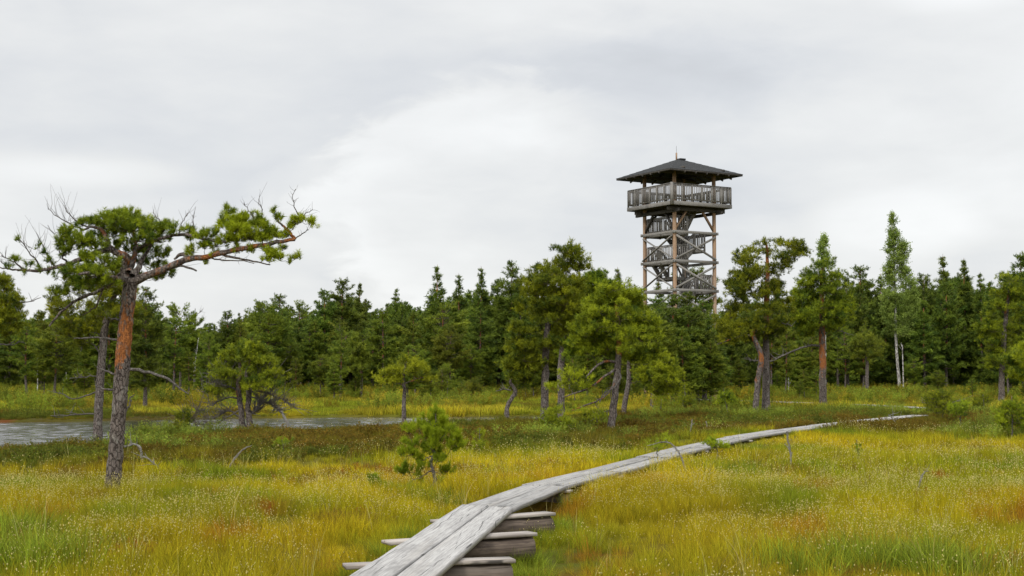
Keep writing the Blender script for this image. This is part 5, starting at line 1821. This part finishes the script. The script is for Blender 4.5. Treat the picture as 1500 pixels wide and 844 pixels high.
def blade_tuft(name, n, h, spread, wid, lean=0.5, curve=0.6, heads=0, head_r=0.006, seed=0, mat='grass', colr=(0.35, 1.65), segs=3, htop=1.15, rad=None):
    rng = np.random.default_rng(seed)
    az_ = rng.uniform(0, 6.283, n)
    r0 = np.sqrt(rng.random(n)) * spread
    base = np.stack([np.cos(az_) * r0, np.sin(az_) * r0, np.full(n, -0.03)], 1)
    a2 = az_ + rng.normal(0, .9, n)
    H = h * rng.uniform(.5, 1.1, n)
    ln = rng.uniform(.05, lean, n) * H
    t = np.linspace(0, 1, segs + 1)
    d = np.stack([np.cos(a2), np.sin(a2), np.zeros(n)], 1)
    P = base[:, None, :] + d[:, None, :] * (ln[:, None, None] * (t[None, :, None] ** (1 + curve * 1.5))) + np.array((0, 0, 1.0)) * (H[:, None] * (t[None, :] - curve * .25 * t[None, :] ** 3 * (ln / H)[:, None]))[..., None]
    a3 = rng.uniform(0, 6.283, n)
    side = np.stack([np.cos(a3), np.sin(a3), np.zeros(n)], 1)[:, None, :] * (wid * .5) * rng.uniform(.6, 1.3, (n, 1, 1)) * (1 - t[None, :, None] ** 2 * .85)
    V = np.stack([P - side, P + side], 2).reshape(-1, 3)
    k = (segs + 1) * 2
    i = np.arange(n)[:, None] * k + np.arange(segs)[None, :] * 2
    Q = np.stack([i, i + 1, i + 3, i + 2], -1).reshape(-1, 4)
    br = rng.uniform(*colr, n)
    hue = rng.normal(0, .07, n)
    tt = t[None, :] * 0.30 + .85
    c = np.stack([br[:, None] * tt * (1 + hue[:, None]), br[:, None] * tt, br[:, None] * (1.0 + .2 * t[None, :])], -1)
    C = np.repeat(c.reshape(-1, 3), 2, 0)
    Hd = np.zeros(len(V))
    faces = [Q]
    if heads:
        # flowering stems with small pale heads
        for _ in range(heads):
            a = rng.uniform(0, 6.283)
            rr = math.sqrt(rng.random()) * spread * 1.4
            hh = h * rng.uniform(.75, htop)
            lx, ly = rng.normal(0, .12, 2) * hh
            p0 = np.array((math.cos(a) * rr, math.sin(a) * rr, 0))
            p1 = p0 + np.array((lx, ly, hh))
            s = np.array((math.cos(a + 1.5), math.sin(a + 1.5), 0)) * wid * .35
            o0 = len(V)
            V = np.concatenate([V, [p0 - s, p0 + s, p1]])
            C = np.concatenate([C, [[.8, .9, .9]] * 3])
            Hd = np.concatenate([Hd, [0, 0, 0]])
            faces.append(np.array([[o0, o0 + 1, o0 + 2]]))
            r = head_r * rng.uniform(.6, 1.2)
            o0 = len(V)
            oc = np.array([(r, 0, 0), (-r, 0, 0), (0, r, 0), (0, -r, 0), (0, 0, r * 1.2), (0, 0, -r * 1.2)]) + p1
            V = np.concatenate([V, oc])
            cc = np.array((.74, .66, .28)) * rng.uniform(.6, 1.15)
            C = np.concatenate([C, [cc] * 6])
            Hd = np.concatenate([Hd, [1.] * 6])
            faces.append(np.array([(0, 2, 4), (2, 1, 4), (1, 3, 4), (3, 0, 4), (2, 0, 5), (1, 2, 5), (3, 1, 5), (0, 3, 5)]) + o0)
    f4 = [f for f in faces if f.shape[1] == 4]
    f3 = [f for f in faces if f.shape[1] == 3]
    ff = [np.concatenate(f4)] + ([np.concatenate(f3)] if f3 else [])
    return mesh_np(name, V, ff, M[mat], None, False, {'col': C, 'head': Hd}, link=False)


def shrublet(name, stems, h, spread, leaf, per=16, seed=0, colr=(.6, 1.4), updr=1.0):
    """Heather or dwarf shrub: twiggy stems clothed in small leaves."""
    rng = np.random.default_rng(seed)
    P, Dr = [], []
    pth = []
    for s in range(stems):
        a = rng.uniform(0, 6.283)
        r = math.sqrt(rng.random()) * spread * .6
        b = np.array((math.cos(a) * r, math.sin(a) * r, -.02))
        d = nrm(np.array((math.cos(a) * rng.uniform(.1, .8), math.sin(a) * rng.uniform(.1, .8), updr)))
        L = h * rng.uniform(.6, 1.15)
        t = np.linspace(0, 1, 4)[:, None]
        p = b + d * L * t + rng.normal(0, .06 * L, (4, 3)) * t
        pth.append(np.concatenate([p, np.linspace(.003, .0015, 4)[:, None]], 1))
        u = rng.uniform(.25, 1, per) * 3
        j = np.minimum(u.astype(int), 2)
        f = (u - j)[:, None]
        P.append(p[j] * (1 - f) + p[j + 1] * f + rng.normal(0, .012 * h / .25, (per, 3)))
        Dr.append(d + rng.normal(0, .8, (per, 3)))
    P, Dr = np.concatenate(P), np.concatenate(Dr)
    br = rng.uniform(*colr, len(P))
    V, Fc, _ = needle_cloud(P, Dr, np.ones(len(P)), br * 0, 3, leaf, leaf * .42, .01, (.2, 1.6), rng, True)
    C = np.repeat(np.stack([br * rng.uniform(.8, 1.3, len(P)), br, br], 1), 12, 0)
    V2, Q2 = tubes(np.stack([p[:, :3] for p in pth]), np.stack([p[:, 3] for p in pth]), 3)
    C2 = np.tile([[.9, .7, .9]], (len(V2), 1))
    return mesh_np(name, np.concatenate([V, V2]), [Fc, Q2 + len(V)], M['heath'], None, False, {'col': np.concatenate([C, C2]), 'head': np.zeros(len(C) + len(C2))}, link=False)


def collection(name, objs):
    c = bpy.data.collections.new(name)
    for o in objs:
        c.objects.link(o)
    return c


def scatter(name, coll, ntmpl, xy, scl, tint, label, rng, tilt=.12, idx=None, kind='stuff', cat='plants'):
    n = len(xy)
    z = gz(xy[:, 0], xy[:, 1])
    V = np.stack([xy[:, 0], xy[:, 1], z], 1)
    rot = np.stack([rng.normal(0, tilt, n), rng.normal(0, tilt, n), rng.uniform(0, 6.283, n)], 1)
    if scl.ndim == 1:
        scl = np.stack([scl, scl, scl * rng.uniform(.8, 1.2, n)], 1)
    me = bpy.data.meshes.new(name)
    me.vertices.add(n)
    me.vertices.foreach_set('co', V.astype(np.float32).ravel())
    for nm, arr in (('rot', rot), ('scl', scl)):
        a = me.attributes.new(nm, 'FLOAT_VECTOR', 'POINT')
        a.data.foreach_set('vector', arr.astype(np.float32).ravel())
    a = me.attributes.new('tint', 'FLOAT_COLOR', 'POINT')
    a.data.foreach_set('color', np.concatenate([tint, np.ones((n, 1))], 1).astype(np.float32).ravel())
    a = me.attributes.new('idx', 'INT', 'POINT')
    a.data.foreach_set('value', (rng.integers(0, ntmpl, n) if idx is None else idx).astype(np.int32))
    me.update()
    o = bpy.data.objects.new(name, me)
    COL.objects.link(o)
    tag(o, label, cat, None, kind)
    ng = bpy.data.node_groups.new(name, 'GeometryNodeTree')
    ng.interface.new_socket('Geometry', in_out='INPUT', socket_type='NodeSocketGeometry')
    ng.interface.new_socket('Geometry', in_out='OUTPUT', socket_type='NodeSocketGeometry')
    N, Lk = ng.nodes, ng.links
    gi, go = N.new('NodeGroupInput'), N.new('NodeGroupOutput')
    ip = N.new('GeometryNodeInstanceOnPoints')
    ci = N.new('GeometryNodeCollectionInfo')
    ci.inputs['Collection'].default_value = coll
    ci.inputs['Separate Children'].default_value = True
    ci.inputs['Reset Children'].default_value = True

    def named(nm, typ):
        q = N.new('GeometryNodeInputNamedAttribute')
        q.data_type = typ
        q.inputs['Name'].default_value = nm
        return q.outputs[0]
    e2r = N.new('FunctionNodeEulerToRotation')
    Lk.new(gi.outputs[0], ip.inputs['Points'])
    Lk.new(ci.outputs[0], ip.inputs['Instance'])
    ip.inputs['Pick Instance'].default_value = True
    Lk.new(named('idx', 'INT'), ip.inputs['Instance Index'])
    Lk.new(named('rot', 'FLOAT_VECTOR'), e2r.inputs[0])
    Lk.new(e2r.outputs[0], ip.inputs['Rotation'])
    Lk.new(named('scl', 'FLOAT_VECTOR'), ip.inputs['Scale'])
    Lk.new(ip.outputs[0], go.inputs[0])
    md = o.modifiers.new('scatter', 'NODES')
    md.node_group = ng
    return o


def sample_xy(y0, y1, dens, rng, margin=1.25, left=1.0):
    """Random ground points with the given density between two distances, a margin beyond the view."""
    half = 0.36 * margin
    A = half * (y1 * y1 - y0 * y0) + 2.5 * (y1 - y0)
    n = int(A * dens)
    y = np.sqrt(rng.uniform(y0 * y0, y1 * y1, n))
    x = rng.uniform(-1, 1, n) * (half * y + 1.2)
    return np.stack([x, y], 1)


def clear(xy, walk_r=.40, shore=-.12):
    w = line_dist(xy[:, 0], xy[:, 1], WALK)
    w2 = line_dist(xy[:, 0], xy[:, 1], FWALK)
    s = pond_sd(xy[:, 0], xy[:, 1])
    return (w > walk_r) & (w2 > .42) & (s < shore)


def short_near(xy):
    """Lower growth beside the planks and in front of the shore."""
    w = line_dist(xy[:, 0], xy[:, 1], WALK)
    k = .62 + .38 * np.maximum(sstep(w, .4, 1.5), sstep(xy[:, 1], 17.3, 19.5) * .8)
    s = pond_sd(xy[:, 0], xy[:, 1])
    k = k * (.35 + .65 * sstep(-s, .2, 3.5))
    return k


def plants():
    rng = np.random.default_rng(99)
    sed = collection('sedge_near', [blade_tuft('tuft_%02d' % i, 46, .27, .10, .0042, .75, .7, seed=i) for i in range(5)])
    flo = collection('beak_sedge', [blade_tuft('tuft_%02d' % i, 24, .30, .10, .004, .5, .5, heads=9, head_r=.0058, seed=20 + i) for i in range(5)])
    mid = collection('sedge_mid', [blade_tuft('tuft_%02d' % i, 60, .27, .20, .009, .7, .7, seed=40 + i) for i in range(4)])
    mfl = collection('sedge_mid_flower', [blade_tuft('tuft_%02d' % i, 34, .30, .20, .008, .5, .5, heads=9, head_r=.0085, seed=50 + i) for i in range(4)])
    far = collection('sedge_far', [blade_tuft('tuft_%02d' % i, 80, .30, .42, .020, .6, .7, seed=60 + i) for i in range(4)])
    lon = collection('long_grass', [blade_tuft('tuft_%02d' % i, 9, .55, .06, .0045, .9, .9, seed=70 + i, segs=5) for i in range(4)])
    hea = collection('heather', [shrublet('tuft_%02d' % i, 20, .24, .16, .014, 18, seed=80 + i) for i in range(4)])
    hef = collection('heather_far', [shrublet('tuft_%02d' % i, 24, .27, .34, .034, 16, seed=90 + i) for i in range(4)])
    bus = collection('leafy_shrub', [shrublet('tuft_%02d' % i, 26, .42, .26, .030, 14, seed=95 + i, colr=(.7, 1.3)) for i in range(3)])

    # --- near sedge (10 - 23 m)
    xy = sample_xy(9.2, 23, 62, rng)
    hm = fbm(xy[:, 0], xy[:, 1], 1.1, 61, 2)
    keep = clear(xy, .36) & (rng.random(len(xy)) < .35 + 1.1 * sstep(hm, .3, .6))
    xy, hm = xy[keep], hm[keep]
    scl = rng.uniform(.55, 1.05, len(xy)) * (.62 + .7 * sstep(hm, .35, .75)) * short_near(xy)
    tint = zone_col(xy[:, 0], xy[:, 1], .22, rng)
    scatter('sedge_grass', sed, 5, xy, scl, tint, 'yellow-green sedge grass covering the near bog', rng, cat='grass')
    # --- near flowering sedge
    xy = sample_xy(9.2, 23, 34, rng)
    pat = fbm(xy[:, 0], xy[:, 1], 2.4, 63, 3)
    leftb = sstep(-xy[:, 0], -.5, 2.0) * sstep(xy[:, 1], 13, 17)
    rightb = (xy[:, 0] > 0) * (.45 * sstep(xy[:, 1], 14, 19) + .12)
    keep = clear(xy, .42) & (rng.random(len(xy)) < sstep(pat, .38, .62) * (.35 + 1.0 * leftb + 1.0 * rightb))
    xy = xy[keep]
    scl = rng.uniform(.75, 1.15, len(xy)) * (.6 + .4 * short_near(xy))
    tint = zone_col(xy[:, 0], xy[:, 1], .2, rng) * 1.05
    scatter('flowering_sedge', flo, 5, xy, scl, tint, 'sedge with small cream flower heads in the near bog', rng, cat='grass')
    # --- mid (23 - 62 m)
    xy = sample_xy(22, 64, 17, rng, 1.12)
    b = band(xy[:, 0], xy[:, 1])
    hm = fbm(xy[:, 0], xy[:, 1], 1.6, 65, 2)
    keep = clear(xy, .46) & (rng.random(len(xy)) < (1 - .30 * b) * (.5 + sstep(hm, .3, .6)))
    xy, hm = xy[keep], hm[keep]
    scl = rng.uniform(.6, 1.05, len(xy)) * (.65 + .6 * sstep(hm, .35, .75)) * short_near(xy)
    tint = zone_col(xy[:, 0], xy[:, 1], .22, rng)
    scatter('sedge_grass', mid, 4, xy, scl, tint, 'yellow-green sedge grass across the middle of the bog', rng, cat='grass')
    xy = sample_xy(21, 48, 7, rng, 1.12)
    pat = fbm(xy[:, 0], xy[:, 1], 3.4, 67, 3)
    b = band(xy[:, 0], xy[:, 1])
    keep = clear(xy, .5) & (rng.random(len(xy)) < sstep(pat, .4, .6) * (1 - .93 * b) * (.4 + .6 * sstep(xy[:, 0], -12, 8)))
    xy = xy[keep]
    scatter('flowering_sedge', mfl, 4, xy, rng.uniform(.75, 1.15, len(xy)), zone_col(xy[:, 0], xy[:, 1], .2, rng) * 1.05, 'sedge with cream flower heads further out in the bog', rng, cat='grass')
    # --- heather
    xy = sample_xy(10, 27, 22, rng)
    pat = fbm(xy[:, 0], xy[:, 1], 1.8, 69, 3)
    keep = clear(xy, .5) & (rng.random(len(xy)) < sstep(pat, .60, .72))
    xy = xy[keep]
    tint = np.array((.18, .125, .022)) + rng.random((len(xy), 1)) * np.array((.07, .05, .0)) + (rng.random((len(xy), 1)) < .22) * np.array((.16, -.01, .0))
    scatter('heather', hea, 4, xy, rng.uniform(.5, .9, len(xy)) * short_near(xy), tint, 'patches of dark heather and rusty moss in the near bog', rng, cat='heather')
    xy = sample_xy(26, 66, 11, rng, 1.12)
    b = band(xy[:, 0], xy[:, 1])
    hm = fbm(xy[:, 0], xy[:, 1], 1.9, 71, 3)
    keep = clear(xy, .5) & (rng.random(len(xy)) < b * (.3 + sstep(hm, .3, .65)))
    xy, hm = xy[keep], hm[keep]
    g = fbm(xy[:, 0], xy[:, 1], 2.6, 73, 3)[:, None]
    tint = np.array((.15, .112, .014)) + (np.array((.12, .145, .016)) - np.array((.15, .112, .014))) * sstep(g, .45, .6)
    tint = tint * rng.uniform(.7, 1.35, (len(xy), 1))
    scatter('heather', hef, 4, xy, rng.uniform(.6, 1.1, len(xy)) * (.6 + .7 * sstep(hm, .3, .8)) * short_near(xy), tint, 'dark brown-green heather belt round the pond', rng, cat='heather')
    # --- far strip beyond the pond
    xy = sample_xy(60, 112, 5.5, rng, 1.06)
    keep = clear(xy, .5)
    xy = xy[keep]
    hm = fbm(xy[:, 0], xy[:, 1] * .6, 3.5, 75, 3)
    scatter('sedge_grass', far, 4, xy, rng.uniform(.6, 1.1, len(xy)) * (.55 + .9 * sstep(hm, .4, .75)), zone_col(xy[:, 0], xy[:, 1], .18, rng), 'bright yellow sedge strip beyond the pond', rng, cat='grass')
    xy = sample_xy(64, 128, 2.4, rng, 1.06)
    hm = fbm(xy[:, 0], xy[:, 1] * .5, 5, 77, 3)
    keep = clear(xy, .6) & (rng.random(len(xy)) < .02 + .35 * sstep(hm, .56, .68) + 1.0 * sstep(xy[:, 1] + (hm - .5) * 30, 92, 102))
    xy = xy[keep]
    tint = np.array((.17, .22, .020)) * rng.uniform(.5, 1.6, (len(xy), 1)) * (1 + (rng.random((len(xy), 1)) < .3) * np.array((.6, .1, 0)))
    scatter('undergrowth', bus, 3, xy, rng.uniform(.9, 2.3, len(xy)), tint, 'low dark shrubs along the foot of the forest', rng, cat='undergrowth')
    # --- leafy shrubs near the pond and among the trees
    pts = []
    for (px, py, r, n) in ((222, 662, .9, 34), (250, 640, 1.1, 26), (185, 640, .8, 12), (200, 665, .5, 10), (300, 640, 1.2, 16), (815, 640, 1.4, 24), (870, 628, 1.5, 26), (1240, 606, 3, 30), (1160, 612, 2.5, 24), (1330, 606, 3, 18), (1455, 640, 1.6, 30), (1400, 612, 2.6, 26), (1495, 625, 2, 30), (1440, 600, 3, 26), (1015, 640, 1.2, 8), (960, 612, 2, 18), (1100, 612, 2, 14), (340, 625, 1.5, 14), (1485, 600, 3, 30)):
        c = on_ground(px, py)
        pts.append(c[:2] + rng.normal(0, r * .6, (n, 2)))
    xy = np.concatenate(pts)
    xy = xy[clear(xy, .55)]
    tint = np.array((.19, .25, .030)) * rng.uniform(.6, 1.6, (len(xy), 1)) * np.array((1, 1, 1))
    scatter('shrubs', bus, 3, xy, rng.uniform(.6, 1.25, len(xy)), tint, 'small leafy bog shrubs near the pond and the pines', rng, cat='shrubs')
    # --- tall arching grass here and there
    xy = sample_xy(9.5, 30, .9, rng)
    xy = xy[clear(xy, .5)]
    tint = (np.array((.36, .33, .10)) + rng.random((len(xy), 1)) * np.array((.12, .07, .04)))
    scatter('tall_grass', lon, 4, xy, rng.uniform(.6, 1.15, len(xy)), tint, 'single long arching grass stalks rising over the sedge', rng, cat='grass')
    # dark green rush tussocks
    pts, sc_ = [], []
    for (px, py, n, r, s) in ((30, 836, 60, .55, 1.25), (10, 800, 40, .4, 1.2), (140, 800, 26, .45, .9), (1080, 702, 46, .55, 1.0), (1050, 706, 20, .5, .9), (1290, 842, 60, .6, 1.15), (1380, 850, 40, .5, 1.1), (620, 740, 16, .4, .9), (730, 712, 18, .4, .95), (345, 745, 20, .5, .9), (820, 742, 16, .28, .8), (845, 728, 14, .3, .8), (940, 705, 20, .5, .8), (690, 835, 20, .16, .75), (655, 844, 12, .14, .7), (600, 735, 20, .4, .9),
                                (722, 838, 30, .20, .62), (700, 818, 14, .10, .55), (760, 812, 26, .18, .62), (735, 800, 16, .10, .55), (788, 782, 24, .18, .6), (770, 770, 16, .12, .55), (820, 765, 20, .22, .7), (770, 838, 22, .3, .7), (560, 806, 18, .14, .7), (530, 835, 14, .12, .7), (600, 785, 16, .14, .7), (640, 765, 14, .12, .7)):
        c = on_ground(px, py)
        pts.append(c[:2] + rng.normal(0, r * .6, (n, 2)))
        sc_.append(np.full(n, s))
    xy, s = np.concatenate(pts), np.concatenate(sc_)
    k = clear(xy, .35)
    xy, s = xy[k], s[k]
    tint = np.array((.22, .27, .022)) * rng.uniform(.65, 1.3, (len(xy), 1))
    scatter('rushes', sed, 5, xy, s * rng.uniform(.9, 1.5, len(xy)), tint, 'darker green rush tussocks in the bog', rng, cat='rushes')


plants()


def far_wood():
    """The depth of the forest behind the last row that can be told apart."""
    rng = np.random.default_rng(123)
    objs = []
    for i, kd in enumerate(('full', 'spire', 'fir', 'full')):
        src, H = ARCH[kd][i % len(ARCH[kd])]
        cr = [c for c in src.children if c.name.startswith('crown')][0]
        o = bpy.data.objects.new('wood_%02d' % i, cr.data)
        objs.append(o)
    coll = collection('far_wood_crowns', objs)
    n = 520
    y = rng.uniform(142, 185, n)
    x = rng.uniform(-.40, .40, n) * y
    px = 750 + F * x / y
    top = np.interp(px, SKY_X, SKY_Y) + rng.uniform(12, 34, n)
    h = CAMZ + (545 - top) / F * y
    sc = h / 9.0
    scatter('far_wood', coll, 4, np.stack([x, y], 1), np.stack([sc * 1.3, sc * 1.3, sc], 1), np.ones((n, 3)), 'dense dark mass of forest behind the nearer trees', rng, tilt=0.02, cat='forest')


far_wood()

# fine joined pieces that nobody could pick apart one by one
for o in bpy.data.objects:
    if o.name.split('.')[0] in ('twigs', 'branches', 'bare_twigs', 'baluster', 'railing_post', 'tread'):
        o['kind'] = 'stuff'
